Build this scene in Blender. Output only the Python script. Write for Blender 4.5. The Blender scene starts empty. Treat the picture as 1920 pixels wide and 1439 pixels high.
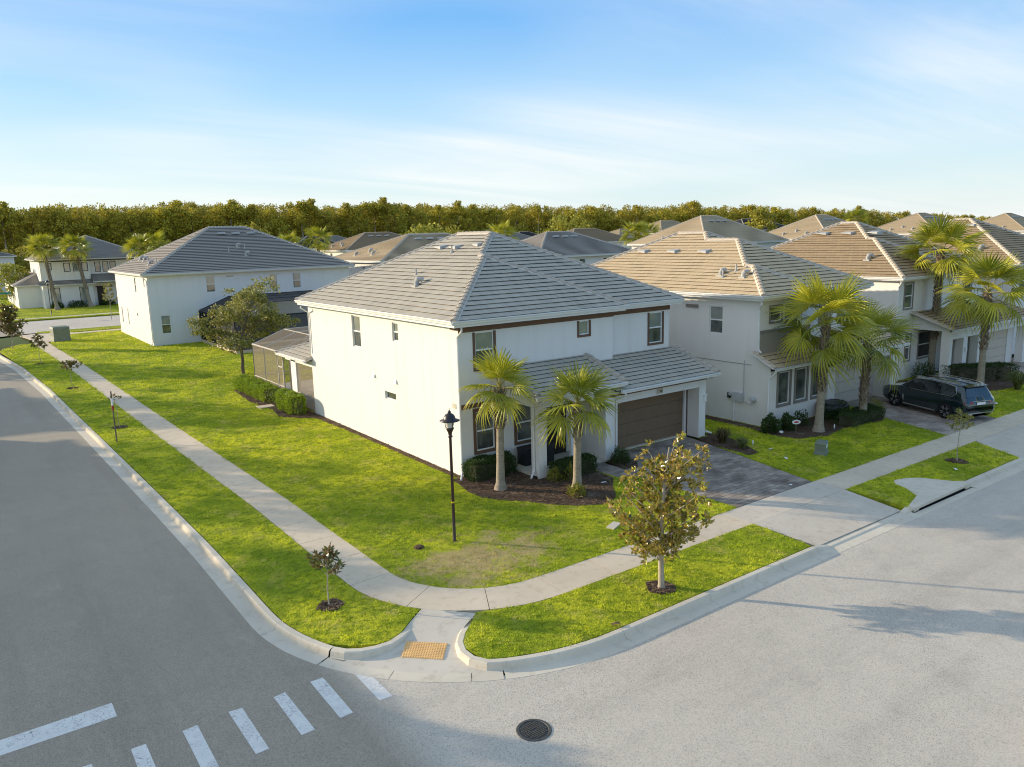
import bpy, bmesh, math, random
import numpy as np
from mathutils import Vector, Matrix
from mathutils.geometry import tessellate_polygon

# ------------------------------------------------------------------ camera, sky, sun, exposure
SC = bpy.context.scene
COL = SC.collection
YAW, PITCH, ROLL = 0.62391, 0.18800, -0.02560
CAM = Vector((-15.84, -25.51, 9.5))
fw = Vector((math.sin(YAW)*math.cos(PITCH), math.cos(YAW)*math.cos(PITCH), -math.sin(PITCH)))
rt = Vector((math.cos(YAW), -math.sin(YAW), 0)); up = rt.cross(fw)
r2 = rt*math.cos(ROLL)+up*math.sin(ROLL); u2 = up*math.cos(ROLL)-rt*math.sin(ROLL)
cam = bpy.data.cameras.new('camera'); camo = bpy.data.objects.new('camera', cam); COL.objects.link(camo)
cam.sensor_width = 36; cam.lens = 36*1455/1920; cam.clip_end = 5000; cam.clip_start = .1
camo.matrix_world = Matrix(((r2.x, u2.x, -fw.x, CAM.x), (r2.y, u2.y, -fw.y, CAM.y), (r2.z, u2.z, -fw.z, CAM.z), (0, 0, 0, 1)))
SC.camera = camo

SUN_EL = math.radians(13.2)
SX, SY = -0.630, 0.7766                       # direction on the ground towards the sun
SUN_AZ = math.atan2(SX, SY)                   # clockwise from +Y
W = bpy.data.worlds.new('World'); SC.world = W; W.use_nodes = True
wt = W.node_tree; wt.nodes.clear()
def wn(t, **k):
    n = wt.nodes.new(t)
    for a, b in k.items(): setattr(n, a, b)
    return n
sky = wn('ShaderNodeTexSky', sky_type='NISHITA', sun_disc=False, sun_elevation=SUN_EL, sun_rotation=SUN_AZ, altitude=20, air_density=1.0, dust_density=0.5, ozone_density=1.0)
hs = wn('ShaderNodeHueSaturation'); hs.inputs['Saturation'].default_value = 1.45; hs.inputs['Value'].default_value = 0.72
bgn = wn('ShaderNodeBackground'); bgn.inputs['Strength'].default_value = 0.15
wo = wn('ShaderNodeOutputWorld')
wl = wt.links.new
tc = wn('ShaderNodeTexCoord')
# thin cirrus: high flat noise layer, cover and seed chosen for neutral fill light
sep = wn('ShaderNodeSeparateXYZ'); wl(tc.outputs['Generated'], sep.inputs[0])
zc = wn('ShaderNodeMath', operation='MAXIMUM'); wl(sep.outputs['Z'], zc.inputs[0]); zc.inputs[1].default_value = 0.0
za = wn('ShaderNodeMath', operation='ADD'); wl(zc.outputs[0], za.inputs[0]); za.inputs[1].default_value = 0.10
dx = wn('ShaderNodeMath', operation='DIVIDE'); wl(sep.outputs['X'], dx.inputs[0]); wl(za.outputs[0], dx.inputs[1])
dy = wn('ShaderNodeMath', operation='DIVIDE'); wl(sep.outputs['Y'], dy.inputs[0]); wl(za.outputs[0], dy.inputs[1])
cb = wn('ShaderNodeCombineXYZ'); wl(dx.outputs[0], cb.inputs[0]); wl(dy.outputs[0], cb.inputs[1])
mp = wn('ShaderNodeMapping'); wl(cb.outputs[0], mp.inputs[0]); mp.inputs['Rotation'].default_value = (0, 0, 0.95); mp.inputs['Scale'].default_value = (0.16, 0.85, 1)
n1 = wn('ShaderNodeTexNoise'); n1.inputs['Scale'].default_value = 1.0; n1.inputs['Detail'].default_value = 7; n1.inputs['Roughness'].default_value = 0.6; n1.inputs['Distortion'].default_value = 0.8
wl(mp.outputs[0], n1.inputs[0])
n2 = wn('ShaderNodeTexNoise', noise_dimensions='4D'); n2.inputs['W'].default_value = 9.3; n2.inputs['Scale'].default_value = 0.34; n2.inputs['Detail'].default_value = 2
wl(cb.outputs[0], n2.inputs[0])
m1 = wn('ShaderNodeMapRange'); wl(n1.outputs[0], m1.inputs[0]); m1.inputs[1].default_value = .30; m1.inputs[2].default_value = .75
m2 = wn('ShaderNodeMapRange'); wl(n2.outputs[0], m2.inputs[0]); m2.inputs[1].default_value = .40; m2.inputs[2].default_value = .60
mm = wn('ShaderNodeMath', operation='MULTIPLY'); wl(m1.outputs[0], mm.inputs[0]); wl(m2.outputs[0], mm.inputs[1])
mk = wn('ShaderNodeMath', operation='MULTIPLY'); wl(mm.outputs[0], mk.inputs[0]); mk.inputs[1].default_value = 0.95
# sky colour by height over the physical sky; unseen zenith whitened for fill
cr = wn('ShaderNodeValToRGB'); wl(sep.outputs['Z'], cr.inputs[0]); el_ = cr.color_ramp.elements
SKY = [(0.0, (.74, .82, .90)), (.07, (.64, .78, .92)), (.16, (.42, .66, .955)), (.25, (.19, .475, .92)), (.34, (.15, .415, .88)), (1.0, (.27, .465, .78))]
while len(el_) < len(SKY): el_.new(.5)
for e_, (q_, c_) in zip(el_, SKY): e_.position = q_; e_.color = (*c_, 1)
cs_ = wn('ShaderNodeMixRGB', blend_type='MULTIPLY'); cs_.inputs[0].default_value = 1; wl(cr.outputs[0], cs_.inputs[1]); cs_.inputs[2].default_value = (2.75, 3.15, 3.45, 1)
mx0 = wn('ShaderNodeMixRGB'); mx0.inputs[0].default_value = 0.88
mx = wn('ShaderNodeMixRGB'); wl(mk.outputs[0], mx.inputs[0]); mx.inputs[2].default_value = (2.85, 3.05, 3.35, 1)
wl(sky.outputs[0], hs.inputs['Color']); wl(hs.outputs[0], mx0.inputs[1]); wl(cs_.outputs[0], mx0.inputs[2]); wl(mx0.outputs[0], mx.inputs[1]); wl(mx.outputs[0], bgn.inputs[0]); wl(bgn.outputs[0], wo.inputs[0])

sl = bpy.data.lights.new('sun', 'SUN'); sl.energy = 2.6; sl.angle = math.radians(0.53); sl.color = (1.0, .90, .75)
slo = bpy.data.objects.new('sun', sl); COL.objects.link(slo); slo.location = (-60, 60, 40)
slo.rotation_euler = Vector((-SX*math.cos(SUN_EL), -SY*math.cos(SUN_EL), -math.sin(SUN_EL))).to_track_quat('-Z', 'Y').to_euler()

SC.view_settings.view_transform = 'Standard'; SC.view_settings.look = 'None'
SC.view_settings.exposure = 1.22; SC.view_settings.use_white_balance = True; SC.view_settings.white_balance_temperature = 7450; SC.view_settings.gamma = 1.0; SC.view_settings.use_curve_mapping = False
SC.render.engine = 'CYCLES'
SC.cycles.max_bounces = 6; SC.cycles.diffuse_bounces = 3; SC.cycles.transparent_max_bounces = 12; SC.cycles.glossy_bounces = 3
SC.cycles.use_denoising = True; SC.cycles.filter_width = 1.1; SC.cycles.sample_clamp_indirect = 4.0

RNG = random.Random(7); NR = np.random.default_rng(7)

# ------------------------------------------------------------------ helpers
class MB:
    """collects faces, builds ONE mesh object"""
    def __init__(s): s.V = []; s.F = []; s.n = 0
    def add(s, V, F, m=0, r=None):
        V = np.asarray(V, float).reshape(-1, 3); F = np.asarray(F, int)
        if F.ndim == 1: F = F[None, :]
        s.V.append(V); s.F.append((F+s.n, m, np.full(len(F), RNG.random() if r is None else 0.0) if np.isscalar(r) or r is None else np.asarray(r, float)))
        if np.isscalar(r): s.F[-1][2][:] = r
        s.n += len(V); return s
    def quad(s, a, b, c, d, m=0, r=None): return s.add([a, b, c, d], [[0, 1, 2, 3]], m, r)
    def poly(s, pts, m=0, r=None): return s.add(pts, [list(range(len(pts)))], m, r)
    def hexa(s, P, m=0, r=None):            # 8 points: bottom 4 ccw, top 4 ccw
        return s.add(P, [[3, 2, 1, 0], [4, 5, 6, 7], [0, 1, 5, 4], [1, 2, 6, 5], [2, 3, 7, 6], [3, 0, 4, 7]], m, r)
    def box(s, x0, y0, z0, x1, y1, z1, m=0, r=None):
        x0, x1 = sorted((x0, x1)); y0, y1 = sorted((y0, y1)); z0, z1 = sorted((z0, z1))
        return s.hexa([(x0, y0, z0), (x1, y0, z0), (x1, y1, z0), (x0, y1, z0), (x0, y0, z1), (x1, y0, z1), (x1, y1, z1), (x0, y1, z1)], m, r)
    def tube(s, pts, rad, n=8, m=0, r=None, cap=True):
        pts = [Vector(p) for p in pts]; k = len(pts)
        if np.isscalar(rad): rad = [rad]*k
        V = []; ref = None
        for i, p in enumerate(pts):
            t = (pts[min(i+1, k-1)]-pts[max(i-1, 0)]).normalized()
            if ref is None: ref = Vector((1, 0, 0)) if abs(t.x) < .8 else Vector((0, 1, 0))
            a = (ref-t*ref.dot(t)).normalized(); b = t.cross(a); ref = a
            for j in range(n):
                th = 2*math.pi*j/n; V.append(p+(a*math.cos(th)+b*math.sin(th))*rad[i])
        F = [[i*n+j, i*n+(j+1) % n, (i+1)*n+(j+1) % n, (i+1)*n+j] for i in range(k-1) for j in range(n)]
        s.add(V, F, m, r)
        if cap: s.poly(V[-n:], m, r); s.poly(V[:n][::-1], m, r)
        return s
    def lathe(s, prof, c=(0, 0, 0), n=16, m=0, r=None):
        V = [(c[0]+R*math.cos(2*math.pi*j/n), c[1]+R*math.sin(2*math.pi*j/n), c[2]+z) for R, z in prof for j in range(n)]
        F = [[i*n+j, i*n+(j+1) % n, (i+1)*n+(j+1) % n, (i+1)*n+j] for i in range(len(prof)-1) for j in range(n)]
        return s.add(V, F, m, r)
    def mesh(s, name, mats, org=None, smooth=False):
        V = np.concatenate(s.V) if s.V else np.zeros((0, 3))
        if org is not None: V = V-np.asarray(org, float)[:3]
        me = bpy.data.meshes.new(name)
        nf = sum(len(F) for F, _, _ in s.F); nl = sum(F.size for F, _, _ in s.F)
        me.vertices.add(len(V)); me.vertices.foreach_set('co', V.ravel())
        me.loops.add(nl); me.polygons.add(nf)
        li = np.concatenate([F.ravel() for F, _, _ in s.F]); cnt = np.concatenate([np.full(len(F), F.shape[1]) for F, _, _ in s.F])
        me.loops.foreach_set('vertex_index', li)
        st = np.concatenate(([0], np.cumsum(cnt)[:-1])); me.polygons.foreach_set('loop_start', st)
        me.polygons.foreach_set('material_index', np.concatenate([np.full(len(F), m) for F, m, _ in s.F]))
        me.polygons.foreach_set('use_smooth', np.full(nf, bool(smooth)))
        a = me.attributes.new('rnd', 'FLOAT', 'FACE'); a.data.foreach_set('value', np.concatenate([r for _, _, r in s.F]))
        for q in (mats if isinstance(mats, (list, tuple)) else [mats]): me.materials.append(q)
        me.update(calc_edges=True); me.validate()
        return me
    def build(s, name, mats, parent=None, org=None, smooth=False, label=None, kind=None):
        if org is None and parent is not None: org = root_loc(parent)
        o = bpy.data.objects.new(name, s.mesh(name, mats, org, smooth)); COL.objects.link(o)
        if parent is not None: o.parent = parent
        elif org is not None: o.location = org
        if label: o['label'] = label
        if kind: o['kind'] = kind
        return o
def root_loc(o):
    while o.parent is not None: o = o.parent
    return o.location
def thing(name, label, cat, loc=(0, 0, 0), group=None, rz=0):
    o = bpy.data.objects.new(name, None); COL.objects.link(o); o.location = loc; o.rotation_euler = (0, 0, rz); o.empty_display_size = .2
    o['label'] = label; o['category'] = cat
    if group: o['group'] = group
    return o
def inst(name, me, parent, mtx=None, loc=None, rz=0, sc=1):
    o = bpy.data.objects.new(name, me); COL.objects.link(o); o.parent = parent
    if mtx is not None: o.matrix_local = mtx
    else:
        o.location = loc; o.rotation_euler = (0, 0, rz)
        o.scale = (sc, sc, sc) if np.isscalar(sc) else sc
    return o
def copy_tree(o, parent=None):
    c = o.copy(); COL.objects.link(c); c.parent = parent
    for ch in list(o.children): copy_tree(ch, c)
    return c
def struct(name, mb, mats, smooth=False, parent=None, kind='structure'):
    o = mb.build(name, mats, parent, smooth=smooth)
    if parent is None: o['kind'] = kind
    return o
def clip(poly, f):                           # Sutherland-Hodgman, keep f(p)>=0
    out = []
    for i in range(len(poly)):
        a, b = poly[i], poly[(i+1) % len(poly)]; fa, fb = f(a), f(b)
        if fa >= 0: out.append(a)
        if (fa >= 0) != (fb >= 0):
            t = fa/(fa-fb); out.append((a[0]+(b[0]-a[0])*t, a[1]+(b[1]-a[1])*t))
    return out
def inside(px, py, poly):
    c = np.zeros(len(px), bool); n = len(poly)
    for i in range(n):
        x0, y0 = poly[i]; x1, y1 = poly[(i+1) % n]
        if y0 == y1: continue
        k = ((y0 > py) != (y1 > py)) & (px < (x1-x0)*(py-y0)/(y1-y0)+x0); c ^= k
    return c

# ------------------------------------------------------------------ materials
class G:
    def __init__(s, name):
        s.m = bpy.data.materials.new(name); s.m.use_nodes = True; s.t = s.m.node_tree; s.t.nodes.clear()
        s.out = s.n('ShaderNodeOutputMaterial'); s.geo = s.n('ShaderNodeNewGeometry'); s.pos = s.geo.outputs['Position']
    def n(s, t, **k):
        x = s.t.nodes.new(t)
        for a, b in k.items(): setattr(x, a, b)
        return x
    def l(s, a, b): s.t.links.new(a, b)
    def v(s, sock, val):
        if isinstance(val, bpy.types.NodeSocket): s.l(val, sock)
        elif isinstance(val, tuple) and len(val) == 3 and sock.type == 'RGBA': sock.default_value = (*val, 1)
        else: sock.default_value = val
    def noise(s, scale, detail=3, rough=.55, vec=None, stretch=None, dist=0):
        x = s.n('ShaderNodeTexNoise'); x.inputs['Scale'].default_value = scale; x.inputs['Detail'].default_value = detail; x.inputs['Roughness'].default_value = rough; x.inputs['Distortion'].default_value = dist
        p = vec or s.pos
        if stretch:
            q = s.n('ShaderNodeMapping'); s.l(p, q.inputs[0]); q.inputs['Scale'].default_value = stretch; p = q.outputs[0]
        s.l(p, x.inputs[0]); return x.outputs[0]
    def voro(s, scale, feat='F1', vec=None, stretch=None):
        x = s.n('ShaderNodeTexVoronoi', feature=feat); x.inputs['Scale'].default_value = scale
        p = vec or s.pos
        if stretch:
            q = s.n('ShaderNodeMapping'); s.l(p, q.inputs[0]); q.inputs['Scale'].default_value = stretch; p = q.outputs[0]
        s.l(p, x.inputs[0]); return x
    def ramp(s, f, a, b, lo=0., hi=1.):
        x = s.n('ShaderNodeMapRange'); s.l(f, x.inputs[0])
        for i, q in enumerate((a, b, lo, hi)): x.inputs[i+1].default_value = q
        return x.outputs[0]
    def math(s, op, a, b=0.):
        x = s.n('ShaderNodeMath', operation=op); s.v(x.inputs[0], a); s.v(x.inputs[1], b); return x.outputs[0]
    def mix(s, f, a, b, mode='MIX'):
        x = s.n('ShaderNodeMixRGB', blend_type=mode); s.v(x.inputs[0], f); s.v(x.inputs[1], a); s.v(x.inputs[2], b); return x.outputs[0]
    def rnd(s, obj=True):
        a = s.n('ShaderNodeAttribute', attribute_name='rnd').outputs['Fac']
        if obj:
            o = s.n('ShaderNodeObjectInfo').outputs['Random']; a = s.math('FRACT', s.math('ADD', a, o))
        return a
    def bump(s, h, strength=.3, dist=.02):
        x = s.n('ShaderNodeBump'); x.inputs['Strength'].default_value = strength; x.inputs['Distance'].default_value = dist; s.l(h, x.inputs['Height']); return x.outputs[0]
    def bsdf(s, col, rough=.8, spec=.3, normal=None, metal=0., trans=None, alpha=None, coat=0.):
        b = s.n('ShaderNodeBsdfPrincipled'); s.v(b.inputs['Base Color'], col); s.v(b.inputs['Roughness'], rough); b.inputs['Specular IOR Level'].default_value = spec; b.inputs['Metallic'].default_value = metal
        if coat: b.inputs['Coat Weight'].default_value = coat
        if normal is not None: s.l(normal, b.inputs['Normal'])
        if alpha is not None: s.v(b.inputs['Alpha'], alpha)
        o = b.outputs[0]
        if trans is not None:
            t = s.n('ShaderNodeBsdfTranslucent'); s.v(t.inputs[0], trans[0]); x = s.n('ShaderNodeMixShader'); x.inputs[0].default_value = trans[1]
            s.l(o, x.inputs[1]); s.l(t.outputs[0], x.inputs[2]); o = x.outputs[0]
        s.l(o, s.out.inputs[0]); return s.m
def plain(name, col, rough=.7, spec=.3, metal=0., var=.12, sc=3., coat=0.):
    g = G(name); f = g.noise(sc, 4); c = g.mix(g.ramp(f, .3, .7), tuple(x*(1-var) for x in col), tuple(min(1, x*(1+var)) for x in col))
    return g.bsdf(c, rough, spec, metal=metal, coat=coat)
def varied(name, c1, c2, rough=.8, spec=.3, bumpsc=None, bs=.3, bd=.01, trans=None, wsc=.6):
    g = G(name); r = g.rnd(); f = g.noise(wsc, 3); k = g.math('ADD', g.math('MULTIPLY', r, .65), g.math('MULTIPLY', f, .35))
    nm = g.bump(g.noise(bumpsc, 4), bs, bd) if bumpsc else None
    return g.bsdf(g.mix(k, c1, c2), rough, spec, nm, trans=trans)

def m_stucco(name, col, stain=.5):
    g = G(name); big = g.noise(.35, 4); st = g.noise(1.0, 4, stretch=(2.2, 2.2, .18)); fine = g.noise(55, 3)
    c = g.mix(g.ramp(big, .3, .75, 0, .55), col, tuple(x*.96 for x in col))
    c = g.mix(g.ramp(st, .50, .70, 0, stain), c, tuple(x*y for x, y in zip(col, (.80, .76, .70))))
    return g.bsdf(c, .92, .15, g.bump(fine, .35, .012))
STUCCO = m_stucco('stucco_white', (.80, .762, .712), .22)
STUCCO2 = m_stucco('stucco_cream', (.80, .758, .70), .2)
STUCCO_TAUPE = m_stucco('stucco_taupe', (.33, .29, .24), .3)
TRIM = plain('brown_trim', (0.154, 0.087, 0.054), .7)
TRIM_TAUPE = plain('taupe_trim', (.24, .21, .18), .7)
TRIM_BLACK = plain('charcoal_trim', (.03, .03, .032), .6)
WHITE = plain('white_aluminium', (.80, .79, .77), .45, .4, var=.04)
VINYL = plain('white_vinyl', (.80, .80, .78), .5, .35, var=.03)
def m_glass(name, c1, c2):
    g = G(name); z = g.n('ShaderNodeSeparateXYZ'); g.l(g.pos, z.inputs[0])
    f = g.noise(1.4, 2); c = g.mix(g.ramp(f, .35, .65), c1, c2)
    return g.bsdf(c, .04, .9, coat=.3)
GLASS = m_glass('window_glass', (.05, .058, .05), (.16, .17, .14))
GLASS_BLIND = m_glass('window_glass_blind', (.22, .24, .21), (.30, .31, .27))
GLASS_DARK = m_glass('dark_glass', (.012, .016, .02), (.035, .04, .045))
def m_tile(name, c, warm=(1.04, 1.01, .97), moss=.14):
    g = G(name); r = g.rnd(); st = g.noise(.9, 5, .6, stretch=(1, 1, 1)); fi = g.noise(14, 4)
    a = g.mix(r, tuple(x*.94 for x in c), tuple(x*1.05*w for x, w in zip(c, warm)))
    a = g.mix(g.ramp(st, .5, .8, 0, moss), a, tuple(x*.45 for x in c))
    a = g.mix(g.ramp(fi, .3, .75, 0, .30), a, tuple(x*.74 for x in c))
    return g.bsdf(a, .9, .12, g.bump(fi, .5, .012))
TILE1 = m_tile('concrete_tile_grey', (0.470, 0.427, 0.351), moss=.4)
TILE2 = m_tile('concrete_tile_sand', (0.585, 0.449, 0.285))
TILE3 = m_tile('concrete_tile_brown', (0.399, 0.287, 0.173))
TILE4 = m_tile('concrete_tile_slate', (0.354, 0.316, 0.274))
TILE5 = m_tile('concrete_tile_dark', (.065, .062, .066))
MORTAR = plain('mortar', (.54, .505, .45), .9, .1, sc=9)
CAPTILE = m_tile('ridge_tile_tan', (0.520, 0.429, 0.325), moss=.2)
CAPTILE1 = m_tile('ridge_tile_grey', (0.468, 0.410, 0.338), moss=.2)
VENT = plain('vent_metal', (.42, .41, .38), .6)
DECK = plain('roof_underlay', (.05, .048, .045), .9)
GARAGE_BROWN = plain('garage_brown', (0.192, 0.124, 0.075), .55, .35, var=.06)
GARAGE_BEIGE = plain('garage_beige', (0.600, 0.506, 0.410), .6, .3, var=.05)
DOOR_DARK = plain('door_dark', (.035, .025, .02), .5)
def m_concrete(name, c, joint=False):
    g = G(name); a = g.noise(.6, 5, .6); f = g.noise(90, 2); d = g.noise(3.5, 5, .65); r = g.rnd()
    k = g.mix(g.ramp(a, .3, .7), tuple(x*.9 for x in c), tuple(x*1.06 for x in c))
    k = g.mix(g.ramp(d, .52, .68, 0, .5), k, tuple(x*y for x, y in zip(c, (.70, .66, .60))))
    k = g.mix(g.math('MULTIPLY', r, .16), k, tuple(x*.72 for x in c))
    return g.bsdf(k, .9, .15, g.bump(f, .2, .004))
CONC = m_concrete('sidewalk_concrete', (0.671, 0.550, 0.404))
CONC2 = m_concrete('kerb_concrete', (0.685, 0.596, 0.465))
CONC3 = m_concrete('apron_concrete', (0.627, 0.536, 0.426))
CONC4 = m_concrete('ramp_concrete', (0.642, 0.564, 0.453))
def m_asphalt():
    g = G('asphalt'); fine = g.noise(62, 4, .75); grit = g.voro(70).outputs['Color']; big = g.noise(.10, 4, .6); mid = g.noise(1.1, 5, .6)
    gs = g.n('ShaderNodeSeparateColor'); g.l(grit, gs.inputs[0])
    k = g.mix(g.ramp(big, .3, .7), (.58, .50, .40), (.66, .575, .465))
    # side street coloured darker, mostly for the shade that lies across it
    x = g.n('ShaderNodeSeparateXYZ'); g.l(g.pos, x.inputs[0])
    w = g.math('ADD', x.outputs['X'], g.math('MULTIPLY', g.noise(.35, 3), 1.2))
    k = g.mix(g.ramp(w, -8.6, -9.6), k, g.mix(g.ramp(big, .3, .7), (.37, .295, .21), (.425, .345, .25)))
    k = g.mix(g.ramp(mid, .5, .78, 0, .22), k, (.24, .205, .165)); k = g.mix(g.ramp(g.noise(.45, 5, .7, stretch=(1, 1.6, 1)), .52, .74, 0, .30), k, (.27, .23, .185)); k = g.mix(g.ramp(g.noise(.8, 6, .75), .60, .80, 0, .35), k, (.62, .56, .47))
    k = g.mix(g.math('MULTIPLY', g.ramp(x.outputs['X'], -9.5, -6), g.ramp(g.noise(.55, 5, .65, stretch=(.10, 1.5, 1)), .50, .70, 0, .30)), k, (.33, .285, .225))
    k = g.mix(g.math('MULTIPLY', g.ramp(x.outputs['X'], -8, -10.5), g.ramp(g.noise(.55, 5, .65, stretch=(1.5, .10, 1)), .50, .70, 0, .30)), k, (.22, .18, .13))
    k = g.mix(g.ramp(fine, .45, .72, 0, .5), k, (.72, .64, .53))
    k = g.mix(g.ramp(gs.outputs[0], .6, 1, 0, .55), k, (.075, .073, .072))
    return g.bsdf(k, .92, .2, g.bump(fine, .55, .012))
ASPHALT = m_asphalt()
def m_paint():
    g = G('road_paint'); c = g.voro(7, 'DISTANCE_TO_EDGE', stretch=(1, 2.2, 1)).outputs['Distance']; d = g.noise(5, 5, .7); f = g.noise(2.0, 4, .6)
    k = g.mix(g.ramp(d, .35, .7), (.72, .67, .60), (.84, .79, .71))
    crack = g.math('MULTIPLY', g.ramp(c, .012, .035, 1, 0), g.ramp(f, .42, .6))
    k = g.mix(crack, k, (.17, .165, .16))
    k = g.mix(g.ramp(g.noise(9, 5, .7), .66, .72, 0, .9), k, (.2, .195, .19))
    return g.bsdf(k, .75, .3)
PAINT = m_paint()
def grass_color(g, scale=1.0, tip=True):
    a = g.noise(.30, 4, .6); b = g.noise(1.7, 5, .65); c = g.noise(5.5, 4, .65); r = g.rnd(False)
    q = lambda *x: tuple(v*scale for v in x)
    k = g.mix(g.ramp(a, .42, .58), q(.34, .45, .022), q(.76, .76, .045))
    k = g.mix(g.ramp(g.noise(.8, 6, .72), .53, .63, 0, .8), k, q(.72, .60, .17))
    k = g.mix(g.ramp(b, .49, .58, 0, .62), k, q(.17, .29, .014))
    k = g.mix(g.ramp(c, .51, .59, 0, .62), k, q(.11, .19, .012))
    k = g.mix(g.math('MULTIPLY', r, .42), k, q(.85, .86, .08))
    return k
def m_grass(blade):
    g = G('grass_blade' if blade else 'lawn_soil'); k = grass_color(g, 1.0 if blade else .55)
    # worn ground round the lamp post and along the corner
    p = g.n('ShaderNodeVectorMath', operation='DISTANCE'); sc = g.n('ShaderNodeMapping'); g.l(g.pos, sc.inputs[0]); sc.inputs['Scale'].default_value = (.62, 1, 0)
    g.l(sc.outputs[0], p.inputs[0]); p.inputs[1].default_value = (-4.0*.62, -7.1, 0)
    d = g.math('ADD', p.outputs['Value'], g.math('MULTIPLY', g.noise(1.15, 6, .78), 8.5))
    k = g.mix(g.ramp(d, 6.15, 4.75, 0, .80), k, g.mix(g.noise(6, 4), (.34, .235, .12), (.52, .39, .20)))
    if blade: return g.bsdf(k, .6, .25, trans=(k, .38))
    return g.bsdf(k, .95, .1, g.bump(g.noise(18, 4), .8, .05))
GRASS = m_grass(True); SOIL = m_grass(False)
def m_mulch():
    g = G('mulch'); v = g.voro(26, stretch=(1, 1.6, 1)); cs = g.n('ShaderNodeSeparateColor'); g.l(v.outputs['Color'], cs.inputs[0])
    k = g.mix(cs.outputs[0], (.055, .035, .023), (.22, .145, .10)); k = g.mix(g.ramp(g.noise(1.3, 4), .55, .75, 0, .6), k, (.36, .28, .21))
    return g.bsdf(k, .95, .1, g.bump(v.outputs['Distance'], .9, .05))
MULCH = m_mulch()
CHIP = varied('bark_chip', (.05, .03, .02), (.28, .19, .13), .95, .1)
def m_paver(name, c1, c2):
    g = G(name); r = g.rnd(); b = g.noise(.7, 4, .6); f = g.noise(40, 3)
    k = g.mix(r, c1, c2); k = g.mix(g.ramp(b, .42, .68, 0, .75), k, tuple(x*.42 for x in c1)); return g.bsdf(k, .9, .15, g.bump(f, .4, .006))
PAVER = m_paver('paver', (0.267, 0.218, 0.178), (0.454, 0.372, 0.301))
PAVER2 = m_paver('paver_rose', (0.379, 0.296, 0.240), (0.505, 0.404, 0.326))
JOINT = plain('joint_sand', (.10, .092, .085), .95)
GROUND = plain('far_ground', (.07, .10, .03), .95, .1, var=.4, sc=.05)
def m_frond():
    g = G('palm_frond'); o = g.n('ShaderNodeObjectInfo').outputs['Random']; r = g.rnd(False)
    k = g.math('ADD', g.math('MULTIPLY', o, .6), g.math('MULTIPLY', r, .4)); c = g.mix(k, (.085, .130, .016), (.66, .59, .05))
    return g.bsdf(c, .38, .5, trans=(g.mix(k, (.30, .36, .03), (.70, .64, .05)), .26))
FROND = m_frond()
FROND_Y = varied('palm_frond_yellowing', (.30, .26, .03), (.40, .34, .06), .5, .35, trans=((.5, .42, .06), .4))
PETIOLE = varied('palm_petiole', (.22, .21, .05), (.34, .28, .08), .5)
BARK_P = None
def m_bark(name, c1, c2, ring=0):
    g = G(name); n = g.noise(9, 5, .65, stretch=(1, 1, .35) if not ring else (1, 1, 1)); z = g.noise(7, 3, stretch=(.15, .15, 3.2))
    k = g.mix(g.ramp(n, .3, .7), c1, c2)
    if ring: k = g.mix(g.ramp(z, .5, .72, 0, .5), k, tuple(x*.5 for x in c1))
    return g.bsdf(k, .92, .12, g.bump(z if ring else n, .7, .02))
BARK_P = m_bark('palm_trunk', (.26, .215, .16), (.40, .335, .25), 1)
BOOT = varied('palm_boot', (.10, .062, .04), (.36, .27, .19), .9, .1, 20, .4, .01)
BARK = m_bark('bark_brown', (.11, .085, .062), (.20, .165, .125))
BARK_PALE = m_bark('bark_pale', (.33, .27, .20), (.52, .45, .35))
def m_leaf(name, c1, c2, back=None, rough=.45, spec=.45, tr=.25):
    g = G(name); r = g.rnd(False); k = g.mix(r, c1, c2)
    if back is not None: k = g.mix(g.geo.outputs['Backfacing'], k, back)
    return g.bsdf(k, rough, spec, trans=(k, tr))
LEAF_MAG = m_leaf('magnolia_leaf', (.035, .075, .012), (.64, .55, .065), (.46, .31, .075), .25, .7, .15)
LEAF_SAP = m_leaf('sapling_leaf', (.05, .08, .018), (.24, .25, .05), (.24, .14, .05), .3, .6, .15)
LEAF_OAK = m_leaf('oak_leaf', (.14, .15, .035), (.46, .42, .11), None, .5, .35, .25)
LEAF_HEDGE = m_leaf('hedge_leaf', (.09, .18, .015), (.42, .52, .035), None, .4, .45, .3)
LEAF_HEDGE2 = m_leaf('hedge_leaf_dark', (.022, .055, .012), (.075, .125, .022), None, .45, .4, .25)
LEAF_YEL = m_leaf('golden_leaf', (.20, .22, .03), (.38, .34, .06), None, .45, .4, .3)
LEAF_ORN = m_leaf('ornamental_grass', (.10, .13, .035), (.24, .25, .08), None, .6, .3, .3)
LEAF_RUST = m_leaf('rusty_grass', (.09, .07, .03), (.17, .13, .05), None, .6, .3, .3)
def m_forest(name, c1, c2):
    g = G(name); r = g.rnd(False); o = g.n('ShaderNodeObjectInfo').outputs['Random']; w = g.noise(.06, 2)
    k = g.mix(r, c1, c2); k = g.mix(g.math('MULTIPLY', o, .34), k, (.42, .30, .05)); k = g.mix(g.ramp(w, .4, .65, 0, .35), k, (.36, .29, .05))
    return g.bsdf(k, .65, .2, trans=(k, .25))
LEAF_FOR = m_forest('forest_leaf', (.12, .14, .02), (.80, .66, .075))
LEAF_FOR2 = m_forest('forest_edge_leaf', (.17, .21, .03), (.52, .48, .075))
BLACK = plain('black_enamel', (.018, .017, .017), .4, .5)
BLACKRED = plain('lamp_bronze', (.040, .018, .016), .35, .5)
LENS = plain('lamp_lens', (.72, .70, .62), .25, .5, var=.03)
YELLOW = plain('yellow_band', (.75, .55, .02), .5)
IRON = plain('cast_iron', (.095, .090, .078), .6, .4, metal=.4, var=.3, sc=20)
BOXGREEN = plain('utility_green', (.17, .20, .15), .6)
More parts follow.
